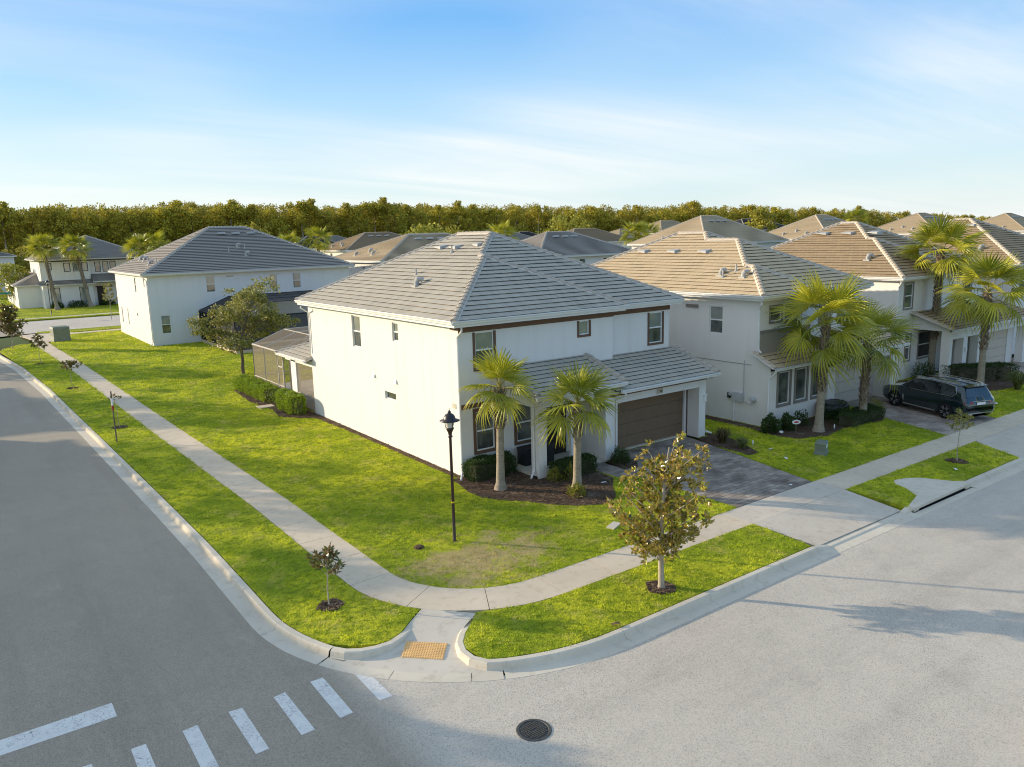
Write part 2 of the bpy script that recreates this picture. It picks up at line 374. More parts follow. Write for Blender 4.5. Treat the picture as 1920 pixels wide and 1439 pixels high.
BOXGREY = plain('meter_grey', (.50, .51, .51), .5)
DARK = plain('dark_void', (.012, .012, .013), .8)
TACT = plain('tactile_orange', (.86, .50, .20), .7, .2)
PLASTIC_BLACK = plain('black_plastic', (.02, .022, .024), .35, .5)
SIGNRED = plain('sign_red', (.45, .04, .04), .5)
SIGNGREEN = plain('street_sign_green', (.02, .22, .14), .5)
def m_mesh(name, c, a):
    g = G(name); return g.bsdf(c, .8, .1, alpha=a)
SCREEN_B = m_mesh('insect_screen_bronze', (.30, .245, .175), .46)
SCREEN_D = m_mesh('insect_screen_dark', (.028, .030, .034), .78)
ALU_TAN = plain('cage_tan', (.50, .44, .36), .5)
ALU_DARK = plain('cage_dark', (.03, .032, .035), .5)
# ------------------------------------------------------------------ ground, roads, pavements
def sheet(mb, pts, z, m=0, skirt=0):
    P = [Vector((x, y, z if np.isscalar(z) else z(x, y))) for x, y in pts]
    for t in tessellate_polygon([P]):
        a, b, c = (P[i] for i in t)
        if (b-a).cross(c-a).z < 0: b, c = c, b
        mb.add([a, b, c], [[0, 1, 2]], m, .5)
    if skirt:
        n = len(P)
        for i in range(n):
            a, b = P[i], P[(i+1) % n]; mb.quad(a, b, b-Vector((0, 0, skirt)), a-Vector((0, 0, skirt)), m, .5)
def arc(cx, cy, r, a0, a1, n):
    return [(cx+r*math.cos(math.radians(a0+(a1-a0)*i/n)), cy+r*math.sin(math.radians(a0+(a1-a0)*i/n))) for i in range(n+1)]
def resample(pts, step):
    P = [Vector((*p, 0)) if len(p) == 2 else Vector(p) for p in pts]
    L = [0]
    for a, b in zip(P, P[1:]): L.append(L[-1]+(b-a).length)
    n = max(1, round(L[-1]/step)); out = []
    for k in range(n+1):
        d = L[-1]*k/n; i = 0
        while i < len(L)-2 and L[i+1] < d: i += 1
        t = (d-L[i])/max(1e-9, L[i+1]-L[i]); out.append(P[i].lerp(P[i+1], min(1, t)))
    return out
def offset(P, d):                            # + = to the left of travel
    out = []
    for i, p in enumerate(P):
        t = (P[min(i+1, len(P)-1)]-P[max(0, i-1)]).normalized(); out.append(p+Vector((-t.y, t.x, 0))*d)
    return out

g = MB(); g.poly([(-1500, -1500, -.30), (1500, -1500, -.30), (1500, 1500, -.30), (-1500, 1500, -.30)], r=.5); struct('ground', g, GROUND)
rd = MB()
sheet(rd, [(-60, -21.5), (110, -21.5), (110, -13.2), (-3.9, -13.2)] + arc(-3.85, -6.55, 6.65, 270, 180, 14) + [(-10.55, 0), (-10.75, 10), (-11.1, 25), (-11.4, 35), (-12.1, 48), (-13.2, 62), (-13.6, 74), (-13.8, 77), (-26, 77), (-19.5, 50), (-18.2, 20), (-17.8, -6), (-21, -12.5), (-60, -13.2)], -.150)
sheet(rd, [(-60, -60), (-3, -60), (-3, -21.5), (-60, -21.5)], -.150)
sheet(rd, [(-90, 79), (160, 79), (160, 96.5), (-90, 96.5)], -.150)
sheet(rd, [(-26, 77), (-13.8, 77), (-9, 79), (-32, 79)], -.150)
road = struct('road', rd, ASPHALT)

# kerb: profile swept along a path, split into cast segments
def kerb_run(pts, gutter=True, side=1, seg=3.0, top=.15, name='kerb_segment', parent=None, drop=None, mat=CONC2):
    """pts run along the back of the kerb; the street lies on the right of travel * side"""
    P = resample(pts, .35); objs = []
    prof = [(0, -.2), (0, .012), (.02, .022), (top, .018), (top+.035, -.005), (top+.075, -.125), (top+.10, -.138)]
    if gutter: prof += [(top+.45, -.146), (top+.46, -.20)]
    else: prof += [(top+.11, -.2)]
    n = len(P); k = max(1, round(seg/.35)); i = 0
    O = [offset(P, -d*side) for d, _ in prof]
    while i < n-1:
        j = min(n-1, i+k)
        if n-1-j < k*.4: j = n-1
        mb = MB(); V = []
        for a in range(i, j+1):
            sh = 0
            for q, (d, z) in enumerate(prof):
                p = O[q][a].copy()
                zz = z
                if drop: zz = z-max(0, z+.138)*drop(a/(n-1))
                # keep a joint gap
                if a == i: p = p.lerp(O[q][a+1], .008)
                if a == j: p = p.lerp(O[q][a-1], .008)
                V.append((p.x, p.y, zz))
        m = len(prof)
        F = [[a*m+q, (a+1)*m+q, (a+1)*m+q+1, a*m+q+1] if side < 0 else [a*m+q, a*m+q+1, (a+1)*m+q+1, (a+1)*m+q] for a in range(j-i) for q in range(m-1)]
        mb.add(V, F, 0, RNG.random())
        o = mb.build(name, mat, parent); objs.append(o); i = j
    return objs
kb = MB(); kb.box(-10.4, -6, -.28, -10.3, -5.9, -.27)
kerb = struct('kerb', kb, CONC2)
CURB_L = [(-12.9, 62), (-11.6, 48), (-10.95, 35), (-10.7, 25), (-10.5, 18), (-10.3, 10), (-10.15, 4), (-10.05, -1), (-10.05, -6.55)] + arc(-3.85, -6.55, 6.2, 180, 205, 5)[1:]
CURB_R = arc(-3.85, -6.55, 6.2, 243, 270, 6) + [(4.4, -12.75)]
kerb_run(CURB_L, side=1, parent=kerb)
kerb_run(CURB_R, side=1, parent=kerb)
kerb_run([(4.4, -12.75), (5.1, -12.75)], parent=kerb, drop=lambda t: .82*t)
kerb_run([(5.1, -12.75), (9.5, -12.75)], parent=kerb, drop=lambda t: .82)
kerb_run([(9.5, -12.75), (9.9, -12.75)], parent=kerb, drop=lambda t: .82*(1-t))
kerb_run([(14.15, -12.75), (18.9, -12.75)], parent=kerb)
kerb_run([(18.9, -12.75), (19.6, -12.75)], parent=kerb, drop=lambda t: .82*t)
kerb_run([(19.6, -12.75), (25.5, -12.75)], parent=kerb, drop=lambda t: .82)
kerb_run([(25.5, -12.75), (34.5, -12.75)], parent=kerb)
kerb_run([(34.5, -12.75), (80, -12.75)], parent=kerb)
kerb_run([(-1.3, -40), (-1.3, -21.5), (-.3, -20.55), (60, -20.55)], side=1, parent=kerb)
# gutter pan across the ramp mouth and the storm inlet
def strip(name, pts, w0, w1, z0, z1, parent, seg=3, mat=CONC2):
    P = resample(pts, .35); A = offset(P, -w0); B = offset(P, -w1); n = len(P); k = round(seg/.35); i = 0
    while i < n-1:
        j = min(n-1, i+k); j = n-1 if n-1-j < k*.4 else j
        mb = MB(); V = []
        for a in range(i, j+1):
            pa, pb = A[a], B[a]
            if a == i: pa, pb = pa.lerp(A[a+1], .02), pb.lerp(B[a+1], .02)
            if a == j: pa, pb = pa.lerp(A[a-1], .02), pb.lerp(B[a-1], .02)
            V += [(pa.x, pa.y, z0), (pb.x, pb.y, z1), (pb.x, pb.y, z1-.06)]
        mb.add(V, [f for a in range(j-i) for f in ([a*3, a*3+1, a*3+4, a*3+3], [a*3+1, a*3+2, a*3+5, a*3+4])], 0, RNG.random()); mb.build(name, mat, parent); i = j
strip('gutter_slab', arc(-3.85, -6.55, 6.2, 205, 243, 10), .25, .60, -.136, -.144, kerb, seg=1.8)
strip('gutter_slab', [(9.9, -12.75), (14.15, -12.75)], .30, .60, -.150, -.144, kerb, seg=5)

# pavement slabs
pv = MB(); pv.box(-8, 0, -.29, -7.9, .1, -.28); pavement = struct('pavement', pv, CONC)
def slabs(center, w, step, mat=CONC, z=.012, parent=pavement, name='slab'):
    P = resample(center, step/5); A = offset(P, w/2); B = offset(P, -w/2); n = len(P)
    for i in range(0, n-1, 5):
        j = min(n-1, i+5); mb = MB(); top = []; L = A[i:j+1]; R = B[i:j+1]
        def lift(p): return (p.x, p.y, z+.003*math.sin(p.x*.9)+.003*math.sin(p.y*.7))
        g0 = .009/step*5
        L = [L[0].lerp(L[1], g0)]+L[1:-1]+[L[-1].lerp(L[-2], g0)]; R = [R[0].lerp(R[1], g0)]+R[1:-1]+[R[-1].lerp(R[-2], g0)]
        r = RNG.random(); tl = [lift(p) for p in L]; tr = [lift(p) for p in R]; m = len(tl)
        V = tl+tr+[(x, y, -.2) for x, y, _ in tl]+[(x, y, -.2) for x, y, _ in tr]
        F = []
        for a in range(m-1): F += [[a, m+a, m+a+1, a+1], [a+1, 2*m+a+1, 2*m+a, a], [m+a, 3*m+a, 3*m+a+1, m+a+1]]
        F += [[0, 2*m, 3*m, m], [m-1, 2*m-1, 4*m-1, 3*m-1]]
        mb.add(V, F, 0, r); mb.build(name, mat, parent)
PAV = [(-7.2, 71.5), (-8.3, 68.5), (-8.75, 66), (-8.6, 60), (-8.15, 48), (-7.88, 35), (-7.6, 20), (-7.38, 11), (-7.16, 2), (-7.15, -6.2)] + arc(-3.55, -6.2, 3.6, 180, 270, 12)[1:] + [(4.6, -9.82)]
slabs(PAV, 1.27, 1.9)
slabs([(4.6, -9.82), (10.0, -9.82)], 1.27, 2.75, CONC3)
slabs([(10.0, -9.82), (60, -9.82)], 1.27, 1.85)
slabs([(-5.5, 73.6), (40, 75.5)], 1.4, 2.4)
slabs([(-30, 99.3), (60, 99.3)], 1.5, 3.0)
pv2 = MB(); sheet(pv2, [(-7.6, 66.5), (-6.5, 72.5), (-4, 73), (-5, 75), (-8.5, 76.5), (-9.9, 76), (-9.4, 72), (-9.3, 68)], .006, 0, .1); struct('pavement_corner', pv2, CONC)

# driveway aprons
ap = MB(); apron = None
def apron_slab(pts, parent, z0=.012, z1=-.085, y0=-10.46, y1=-12.72):
    mb = MB(); sheet(mb, pts, lambda x, y: z0+(z1-z0)*min(1, max(0, (y-y0)/(y1-y0))), 0, .06)
    return mb.build('apron_slab', CONC3, parent)
ab = MB(); ab.box(7, -11, -.29, 7.1, -10.9, -.28); apron = struct('driveway_apron', ab, CONC3)
apron_slab([(4.62, -10.47), (7.28, -10.47), (7.28, -12.72), (4.75, -12.72)], apron)
apron_slab([(7.30, -10.47), (9.98, -10.47), (9.66, -12.72), (7.30, -12.72)], apron)
apron_slab([(20.35, -10.47), (22.6, -10.47), (22.6, -12.72), (19.1, -12.72)], apron)
apron_slab([(22.63, -10.47), (25.2, -10.47), (25.9, -12.72), (22.63, -12.72)], apron)

# kerb ramp with its returned kerbs and warning tile
rz = lambda x, y: -.140+min(1, max(0, ((x+8.0)*.70+(y+10.85)*.71)/1.75))*.150
rm = MB(); sheet(rm, [(-6.90, -8.80), (-7.45, -9.20), (-8.05, -9.62), (-8.45, -9.75), (-9.0, -9.62)] + arc(-3.85, -6.55, 6.46, 209, 243, 12) + [(-6.95, -11.5), (-6.95, -10.72), (-6.5, -10.25), (-5.92, -9.90)], lambda x, y: rz(x, y)+.004, 0, 0)
struct('kerb_ramp', rm, CONC4)
kerb_run([(-9.47, -9.165), (-9.40, -9.30), (-9.27, -9.45), (-9.0, -9.63), (-8.62, -9.75), (-8.26, -9.75), (-7.93, -9.58), (-7.48, -9.22), (-6.95, -8.82)], gutter=False, side=1, seg=9, parent=kerb, drop=lambda t: .9*max(0, (t-.55)/.45), mat=CONC2)
kerb_run([(-5.9, -9.88), (-6.39, -10.33), (-6.88, -10.78), (-7.06, -11.10), (-7.12, -11.45), (-7.05, -11.75), (-6.90, -11.93), (-6.60, -12.105)], gutter=False, side=1, seg=9, parent=kerb, drop=lambda t: .9*max(0, 1-t/.35), mat=CONC2)
tp = MB(); Q = [Vector((-7.95, -9.91, 0)), Vector((-7.22, -10.60, 0)), Vector((-7.63, -11.08, 0)), Vector((-8.34, -10.38, 0))]
for v in Q: v.z = rz(v.x, v.y)+.022
tp.hexa([(v.x, v.y, v.z-.03) for v in Q]+[tuple(v) for v in Q], 0, .4)
tact = tp.build('tactile_tile', TACT); tact['kind'] = 'structure'
dm = MB()
for i in range(17):
    for j in range(10):
        u, v = (i+.5)/17, (j+.5)/10; p = (Q[0].lerp(Q[1], u)).lerp(Q[3].lerp(Q[2], u), v)
        dm.lathe([(.021, 0), (.017, .008), (.009, .011), (0, .011)], p, 6, 0, .6)
dm.build('dome', TACT, tact, kind='stuff')

# road markings: children of the road
def bar(x0, y0, x1, y1, name):
    mb = MB(); sheet(mb, [(x0+RNG.uniform(-.02, .02), y0), (x1, y0+RNG.uniform(-.03, .03)), (x1+RNG.uniform(-.02, .02), y1), (x0, y1+RNG.uniform(-.04, .04))], -.1455); mb.build(name, PAINT, road)
for cx, ya, yb in [(-9.36, -11.60, -10.24), (-10.28, -11.66, -10.0), (-11.13, -11.70, -10.03), (-12.07, -11.72, -10.03), (-13.0, -11.74, -10.05), (-13.95, -11.76, -10.05), (-14.9, -11.77, -10.06), (-15.8, -11.78, -10.06), (-16.7, -11.78, -10.06)]:
    bar(cx-.14, ya, cx+.14, yb, 'crosswalk_bar')
bar(-17.5, -8.66, -14.11, -8.08, 'stop_bar')

# manhole
t = thing('manhole_cover', 'round cast iron manhole cover with waffle pattern set in the asphalt', 'manhole cover', (-7.54, -14.42, -.147))
mb = MB(); mb.lathe([(.36, 0), (.35, .012), (.30, .012), (.295, .004)], (-7.54, -14.42, -.148), 32, 0, .3); mb.build('rim', IRON, t)
mb = MB(); mb.lathe([(.292, .003), (0, .003)], (-7.54, -14.42, -.148), 32, 0, .05)
for i in range(-6, 7):
    for j in range(-6, 7):
        if i*i+j*j < 34 and not (abs(i) < 2 and abs(j) < 1):
            x, y = -7.54+(i*.045), -14.42+(j*.045); mb.box(x-.015, y-.015, -.146, x+.015, y+.015, -.137, 1, .9)
mb.build('lid', [BLACK, IRON], t)

# lawns
LAWN_A = [(-8.05, 65.0), (-7.5, 48), (-7.24, 35), (-6.96, 20), (-6.74, 11), (-6.53, 2), (-6.51, -6.2)] + arc(-3.55, -6.2, 2.97, 180, 270, 10)[1:] + [(5.44, -9.18), (5.38, -4.35), (4.65, -3.9), (4.65, -2.1), (12.1, -1.0), (12.1, 52), (34, 53), (34, 73.6), (-5, 72.5), (-6.6, 71)]
LAWN_B = [(9.92, -9.18), (20.4, -9.18), (21.6, -5.5), (23.5, -1.8), (23.5, 0), (27, 2), (27, 52.5), (12.15, 52), (12.15, -1.2), (11.3, -2.9)]
LAWN_C = [(25.5, -9.18), (39.2, -9.18), (38.9, -2.4), (31.5, 0), (31, 52), (27.1, 52.5), (27.1, -1.5)]
LAWN_S1 = [(-12.45, 62), (-11.55, 48), (-10.9, 35), (-10.66, 25), (-10.46, 18), (-10.26, 10), (-10.11, 4), (-10.02, -1), (-10.02, -6.55)] + arc(-3.85, -6.55, 6.17, 180, 203, 5)[1:] + [(-9.15, -9.38), (-8.6, -9.69), (-8.26, -9.71), (-7.93, -9.56), (-7.48, -9.2), (-6.94, -8.79)] + arc(-3.55, -6.2, 4.26, 218, 180, 6)[:] + [(-7.82, 2), (-8.03, 11), (-8.25, 20), (-8.53, 35), (-8.8, 48), (-9.25, 60), (-9.4, 66), (-10.6, 66.5)]
LAWN_S2 = arc(-3.55, -6.2, 4.26, 242, 270, 5)[1:] + [(4.6, -10.47), (4.42, -12.72), (-3.85, -12.72)] + arc(-3.85, -6.55, 6.17, 270, 240, 5)[1:] + [(-7.05, -11.4), (-7.05, -11.05), (-6.9, -10.74), (-6.38, -10.31), (-5.9, -9.86)]
LAWN_S3 = [(10.05, -10.47), (20.25, -10.47), (19.0, -12.72), (14.2, -12.72), (13.85, -12.5), (13.35, -11.55), (12.9, -11.2), (12.3, -11.05), (11.95, -11.3), (11.75, -11.8), (11.25, -12.45), (9.85, -12.86)]
LAWN_S4 = [(25.4, -10.47), (60, -10.47), (60, -12.72), (26.1, -12.72)]
LAWN_FAR = [(-60, 102), (-60, 100.1), (80, 100.1), (80, 150), (-60, 150)]
LAWN_FS = [(-60, 96.9), (80, 96.9), (80, 98.5), (-60, 98.5)]
LAWN_N = [(-8.2, 77.2), (-4.6, 75.3), (40, 76.4), (40, 78.6), (-8, 78.6)]
LAWN_W = [(-60, -12.5), (-21, -12.2), (-18.0, -6), (-18.4, 20), (-19.8, 50), (-26, 76), (-60, 78)]
LAWN_SE = [(-1.1, -40), (-1.1, -21.5), (-.2, -20.75), (80, -20.75), (80, -40)]
lw = MB()
def swell(x, y): return .014
for P in (LAWN_A, LAWN_B, LAWN_C, LAWN_S1, LAWN_S2, LAWN_S3, LAWN_S4, LAWN_FAR, LAWN_FS, LAWN_N, LAWN_W, LAWN_SE): sheet(lw, P, .016, 0, .2)
struct('lawn', lw, SOIL)

# mulch beds
BED1 = [(-.55, .0), (-.62, -.7), (-.85, -1.6), (-.80, -2.6), (-.45, -3.2), (.15, -3.9), (.7, -4.8), (1.35, -5.5), (2.2, -6.0), (3.0, -5.7), (3.7, -4.75), (4.5, -3.95), (4.62, -2.6), (4.3, -2.05), (2.6, -2.05), (2.2, -1.95), (2.05, 0)]
BED2 = [(5.63, -3.4), (5.85, -2.08), (7.0, -2.1), (6.75, -3.0), (6.2, -3.6)]
BED3 = [(11.2, -2.9), (11.55, -2.15), (12.2, -2.2), (12.3, -1.3), (12.9, -2.6), (12.3, -4.2), (11.7, -5.4), (11.05, -5.4)]
BED4 = [(15.5, 13), (15.5, 2), (15.4, -3.2), (21.2, -3.2), (21.5, -3.6), (21.9, -5.4), (21.1, -5.85), (18.2, -5.45), (16.4, -5.75), (14.9, -5.2), (14.55, -4.0), (14.9, -2.2), (15.0, 13)]
BED5 = [(-.02, 26.4), (-1.5, 25.6), (-1.85, 21), (-1.7, 19.2), (-1.55, 17.8), (-1.9, 16.0), (-1.2, 14.9), (-.45, 14.2), (-.30, 9), (-.28, .3), (-.02, .02)]
BED6 = [(31.2, -.9), (33.2, -2.2), (36.0, -4.1), (38.6, -3.0), (38.4, -5.6), (36.0, -6.6), (32.4, -6.3), (30.6, -5.2), (29.6, -2.5), (30.6, 8), (31.1, 8)]
BEDS = [BED1, BED2, BED3, BED4, BED5, BED6]
bd = MB()
for k, P in enumerate(BEDS): sheet(bd, P, .030+.0015*k, 0, .05)
def disc(cx, cy, r, n=14):
    return [(cx+r*RNG.uniform(.8, 1.15)*math.cos(2*math.pi*i/n), cy+r*RNG.uniform(.8, 1.15)*math.sin(2*math.pi*i/n)) for i in range(n)]
TREE_RINGS = [disc(-1.18, -11.82, .42), disc(-8.73, -7.10, .34), disc(-9.30, 19.4, .4), disc(-9.73, 34.4, .4), disc(-10.28, 49.3, .4), disc(16.59, -11.38, .4)]
for k, P in enumerate(TREE_RINGS): sheet(bd, P, .031+.001*k, 0, .02)
struct('mulch_bed', bd, MULCH)
ch = MB()
def scatter(poly, n):
    xs = [p[0] for p in poly]; ys = [p[1] for p in poly]; X = NR.uniform(min(xs), max(xs), n); Y = NR.uniform(min(ys), max(ys), n); k = inside(X, Y, poly); return X[k], Y[k]
for P, n in ((BED1, 2600), (BED2, 300), (BED3, 500), (BED5, 5200), (BED4, 1500)) + tuple((q, 220) for q in TREE_RINGS):
    X, Y = scatter(P, n)
    for x, y in zip(X, Y):
        a = RNG.random()*6.28; l, w = RNG.uniform(.025, .07), RNG.uniform(.010, .024); c, s_ = math.cos(a), math.sin(a); z = .042; t = RNG.uniform(-.02, .03)
        ch.add([(x-c*l-s_*w, y-s_*l+c*w, z), (x-c*l+s_*w, y-s_*l-c*w, z), (x+c*l+s_*w, y+s_*l-c*w, z+t), (x+c*l-s_*w, y+s_*l+c*w, z+t+.012)], [[0, 1, 2, 3]], 0)
struct('bark_chips', ch, CHIP, kind='stuff')
pd = MB(); pd.box(-2.05, 19.4, .02, -1.15, 18.7, .07); struct('stepping_pad', pd, CONC)

# grass: bent blades over every lawn, denser near the camera
def blades(polys, excl, dens, h, w, mb, nb=5):
    """three-sided blades in clumps"""
    for P in polys:
        xs = [p[0] for p in P]; ys = [p[1] for p in P]; A = (max(xs)-min(xs))*(max(ys)-min(ys))
        n = int(A*dens(0)); X = NR.uniform(min(xs)-.02, max(xs)+.02, n); Y = NR.uniform(min(ys)-.02, max(ys)+.02, n)
        d = np.hypot(X-CAM.x, Y-CAM.y); keep = (NR.random(n) < dens(d)/dens(0)) & inside(X, Y, P)
        # in view only (a little margin)
        rx = (X-CAM.x)*rt.x+(Y-CAM.y)*rt.y; ry = (X-CAM.x)*math.sin(YAW)+(Y-CAM.y)*math.cos(YAW); keep &= (np.abs(rx) < ry*.74+3)
        X, Y, d = X[keep], Y[keep], d[keep]
        for E in excl: k = ~inside(X, Y, E); X, Y, d = X[k], Y[k], d[k]
        # worn patch
        pd_ = np.hypot((X+4.0)*.62, Y+7.1)+.7*np.sin(X*3.1+np.sin(Y*2))+.7*np.sin(Y*2.7+1+np.sin(X*2.3)); k = NR.random(len(X)) < np.clip((pd_-.2)/1.8, .35, 1); X, Y, d = X[k], Y[k], d[k]
        n = len(X)
        clump = (.72+.5*(np.sin(X*8.3+2*np.sin(Y*5.1))*np.sin(Y*9.7+2*np.sin(X*4.3))))*(.65+.55*(np.sin(X*2.3+np.sin(Y*1.7)*1.5)*np.sin(Y*2.9+np.sin(X*1.3)*1.2)*.5+.5))+NR.normal(0, .12, n)
        clump = np.clip(clump, .25, 2); scale = np.clip(d/26, 1, 3.2)
        for b in range(nb):
            a = NR.uniform(0, 2*np.pi, n); ox = X+NR.normal(0, .045, n)*scale; oy = Y+NR.normal(0, .045, n)*scale
            L = h*clump*NR.uniform(.6, 1.2, n)*np.sqrt(scale); lean = NR.uniform(.15, .9, n); ww = w*scale*NR.uniform(.7, 1.3, n)
            cx, sy = np.cos(a), np.sin(a)
            p0 = np.stack([ox-sy*ww, oy+cx*ww, np.full(n, .012)], 1); p1 = np.stack([ox+sy*ww, oy-cx*ww, np.full(n, .012)], 1)
            p2 = np.stack([ox+cx*L*lean, oy+sy*L*lean, .012+L*(1-.45*lean)], 1)
            V = np.stack([p0, p1, p2], 1).reshape(-1, 3); F = np.arange(3*n).reshape(-1, 3)
            mb.add(V, F, 0, NR.random(n))
gr = MB()
dens = lambda d: 120*np.clip(30/np.maximum(d, 30), 0, 1)**2.0 if not np.isscalar(d) else 120
H1 = [(-.05, -.05), (12.2, -.05), (12.2, 26), (-.05, 26)]
blades([LAWN_S1, LAWN_S2, LAWN_A, LAWN_B, LAWN_S3, LAWN_C, LAWN_S4], BEDS+TREE_RINGS+[H1], dens, .072, .010, gr, 6)
blades([LAWN_FAR, LAWN_FS, LAWN_N], [], lambda d: 6 if np.isscalar(d) else np.full(len(d), 6.), .06, .012, gr, 3)
struct('grass', gr, GRASS, kind='stuff')

# paver driveways
def pavers(name, poly, mat, first, w=.21, l=.42, edge=True, near=300):
    jb = MB(); sheet(jb, poly, .006, 0, .1); dr = struct(name, jb, JOINT); rest = MB(); tiles = []
    xs = [p[0] for p in poly]; ys = [p[1] for p in poly]; k = 0; y = min(ys)
    while y < max(ys):
        x = min(xs)-(k % 2)*l/2
        while x < max(xs):
            q = [(x+.006, y+.006), (x+l-.006, y+.006), (x+l-.006, y+w-.006), (x+.006, y+w-.006)]
            n = len(poly); c = q
            for i in range(n):
                a, b = poly[i], poly[(i+1) % n]; c = clip(c, lambda p: -((b[1]-a[1])*(p[0]-a[0])-(b[0]-a[0])*(p[1]-a[1])))
                if len(c) < 3: break
            if len(c) >= 3:
                m = (sum(p[0] for p in c)/len(c), sum(p[1] for p in c)/len(c)); tiles.append(((m[0]-CAM.x)**2+(m[1]-CAM.y)**2, c, abs(len(c)-4) == 0 and all(abs(p[0]-r_[0])+abs(p[1]-r_[1]) < 1e-6 for p, r_ in zip(c, q)) if len(c) == 4 else False))
            x += l
        y += w; k += 1
    tiles.sort(key=lambda t_: t_[0]); nb = 0; base = None
    for _, c, full in tiles:
        z = .020+RNG.uniform(-.003, .004); r = RNG.random(); tl = RNG.uniform(-.003, .003)
        if full and nb < near:
            if base is None:
                b_ = MB(); b_.hexa([(.006, .006, -.03), (l-.006, .006, -.03), (l-.006, w-.006, -.03), (.006, w-.006, -.03), (.012, .012, 0), (l-.012, .012, 0), (l-.012, w-.012, 0), (.012, w-.012, 0)], 0, 0.); base = b_.mesh('paver', mat)
            inst('paver', base, dr, loc=(c[0][0]-.006, c[0][1]-.006, z)); nb += 1
        else:
            top = [(p[0], p[1], z+tl*(i % 2)) for i, p in enumerate(c)]; rest.poly(top, 0, r)
            for i in range(len(top)):
                a, b = top[i], top[(i+1) % len(top)]; rest.quad(a, (a[0], a[1], z-.03), (b[0], b[1], z-.03), b, 0, r)
    if rest.n: rest.build('pavers', mat, dr, kind='stuff')
    return dr
pavers('driveway', [(5.46, -9.17), (9.88, -9.17), (11.2, -2.9), (11.55, -1.0), (6.5, -1.0), (5.4, -4.3)], PAVER, True)
pavers('entry_walk', [(4.68, -2.08), (4.68, -4.0), (5.38, -4.3), (5.62, -3.6), (5.60, -2.08)], PAVER, True, near=120)
pavers('driveway', [(20.45, -9.17), (25.4, -9.17), (27.0, -2.9), (27.0, -2.2), (23.2, -2.2), (21.6, -5.5)], PAVER2, False)
pavers('driveway', [(39.3, -9.17), (45, -9.17), (45.5, -2.0), (39.0, -2.0)], PAVER2, False, w=.3, l=.6, near=0)

# storm inlet: concrete throat slab over a dark slot
t = thing('storm_drain', 'concrete kerb inlet with dark slot let into the verge', 'storm drain', (12, -12.3, 0))
mb = MB(); top = [(9.85, -12.98), (10.2, -13.03), (14.15, -12.98), (14.2, -12.75), (13.85, -12.5), (13.35, -11.55), (12.9, -11.2), (12.3, -11.05), (11.95, -11.3), (11.75, -11.8), (11.25, -12.45), (9.85, -12.84)]
sheet(mb, top, lambda x, y: .03-.02*max(0, (-12.3-y)), 0, .095); mb.build('slab', CONC2, t)
mb = MB(); mb.box(10.0, -12.95, -.30, 14.1, -12.80, -.07, 0); mb.build('slot', DARK, t)
mb = MB(); mb.box(10.0, -13.0, -.16, 10.35, -12.80, .0, 0); mb.build('pier', CONC2, t)
mb = MB(); mb.box(13.75, -13.0, -.16, 14.12, -12.80, .0, 0); mb.build('pier', CONC2, t)
# ------------------------------------------------------------------ houses
def wall_panel(mb, ax, c, u0, u1, z0, z1, holes=(), out=-1, depth=.09, m=0, zt=None):
    """wall on plane ax=c facing out (-1/+1) with recessed openings (ua,ub,za,zb)"""
    P = (lambda u, z, d=0: (c-out*d, u, z)) if ax == 0 else (lambda u, z, d=0: (u, c-out*d, z))
    us = sorted({u0, u1, *[h[0] for h in holes], *[h[1] for h in holes]}); zs = sorted({z0, z1, *[h[2] for h in holes], *[h[3] for h in holes]})
    for a, b in zip(us, us[1:]):
        for e, f in zip(zs, zs[1:]):
            mu, mz = (a+b)/2, (e+f)/2
            if any(h[0] < mu < h[1] and h[2] < mz < h[3] for h in holes): continue
            mb.quad(P(a, e), P(b, e), P(b, f), P(a, f), m, .5)
    for a, b, e, f in holes:
        for p, q in (((a, e), (b, e)), ((b, e), (b, f)), ((b, f), (a, f)), ((a, f), (a, e))): mb.quad(P(*p), P(*q), P(*q, depth), P(*p, depth), m, .5)
def window(par, ax, c, u0, u1, z0, z1, out=-1, depth=.09, sashes=2, trim=None, tw=.10, glass=None, frame=None, trim_top=True):
    P = lambda u, z, d: (c-out*d, u, z) if ax == 0 else (u, c-out*d, z)
    frame = frame or VINYL; glass = glass or GLASS
    def bx(mb, a, b, e, f, d0, d1, m=0): p, q = P(a, e, d0), P(b, f, d1); mb.box(*p, *q, m)
    w = .045; mb = MB()
    bx(mb, u0, u0+w, z0, z1, depth-.03, depth+.04); bx(mb, u1-w, u1, z0, z1, depth-.03, depth+.04)
    bx(mb, u0+w, u1-w, z0, z0+w, depth-.03, depth+.04); bx(mb, u0+w, u1-w, z1-w, z1, depth-.03, depth+.04)
    if sashes == 2: zm = (z0+z1)/2; bx(mb, u0+w, u1-w, zm-.03, zm+.03, depth-.025, depth+.035)
    f = mb.build('window', frame, par)
    rows = [(z0+w, (z0+z1)/2-.03), ((z0+z1)/2+.03, z1-w)] if sashes == 2 else [(z0+w, z1-w)]
    for i, (e, g_) in enumerate(rows):
        pm = MB(); d = depth+(.012 if i == 0 else .002)
        pm.quad(P(u0+w, e, d), P(u1-w, e, d), P(u1-w, g_, d), P(u0+w, g_, d)); gl = glass if not isinstance(glass, tuple) else glass[i % len(glass)]
        pm.build('pane', gl, f)
    if trim:
        tb = MB(); d0, d1 = -.035, .02
        bx(tb, u0-tw, u0, z0-tw, z1+(tw if trim_top else 0), d0, d1); bx(tb, u1, u1+tw, z0-tw, z1+(tw if trim_top else 0), d0, d1)
        bx(tb, u0, u1, z0-tw, z0, d0, d1)
        if trim_top: bx(tb, u0, u1, z1, z1+tw, d0, d1)
        tb.build('trim', trim, f)
    return f

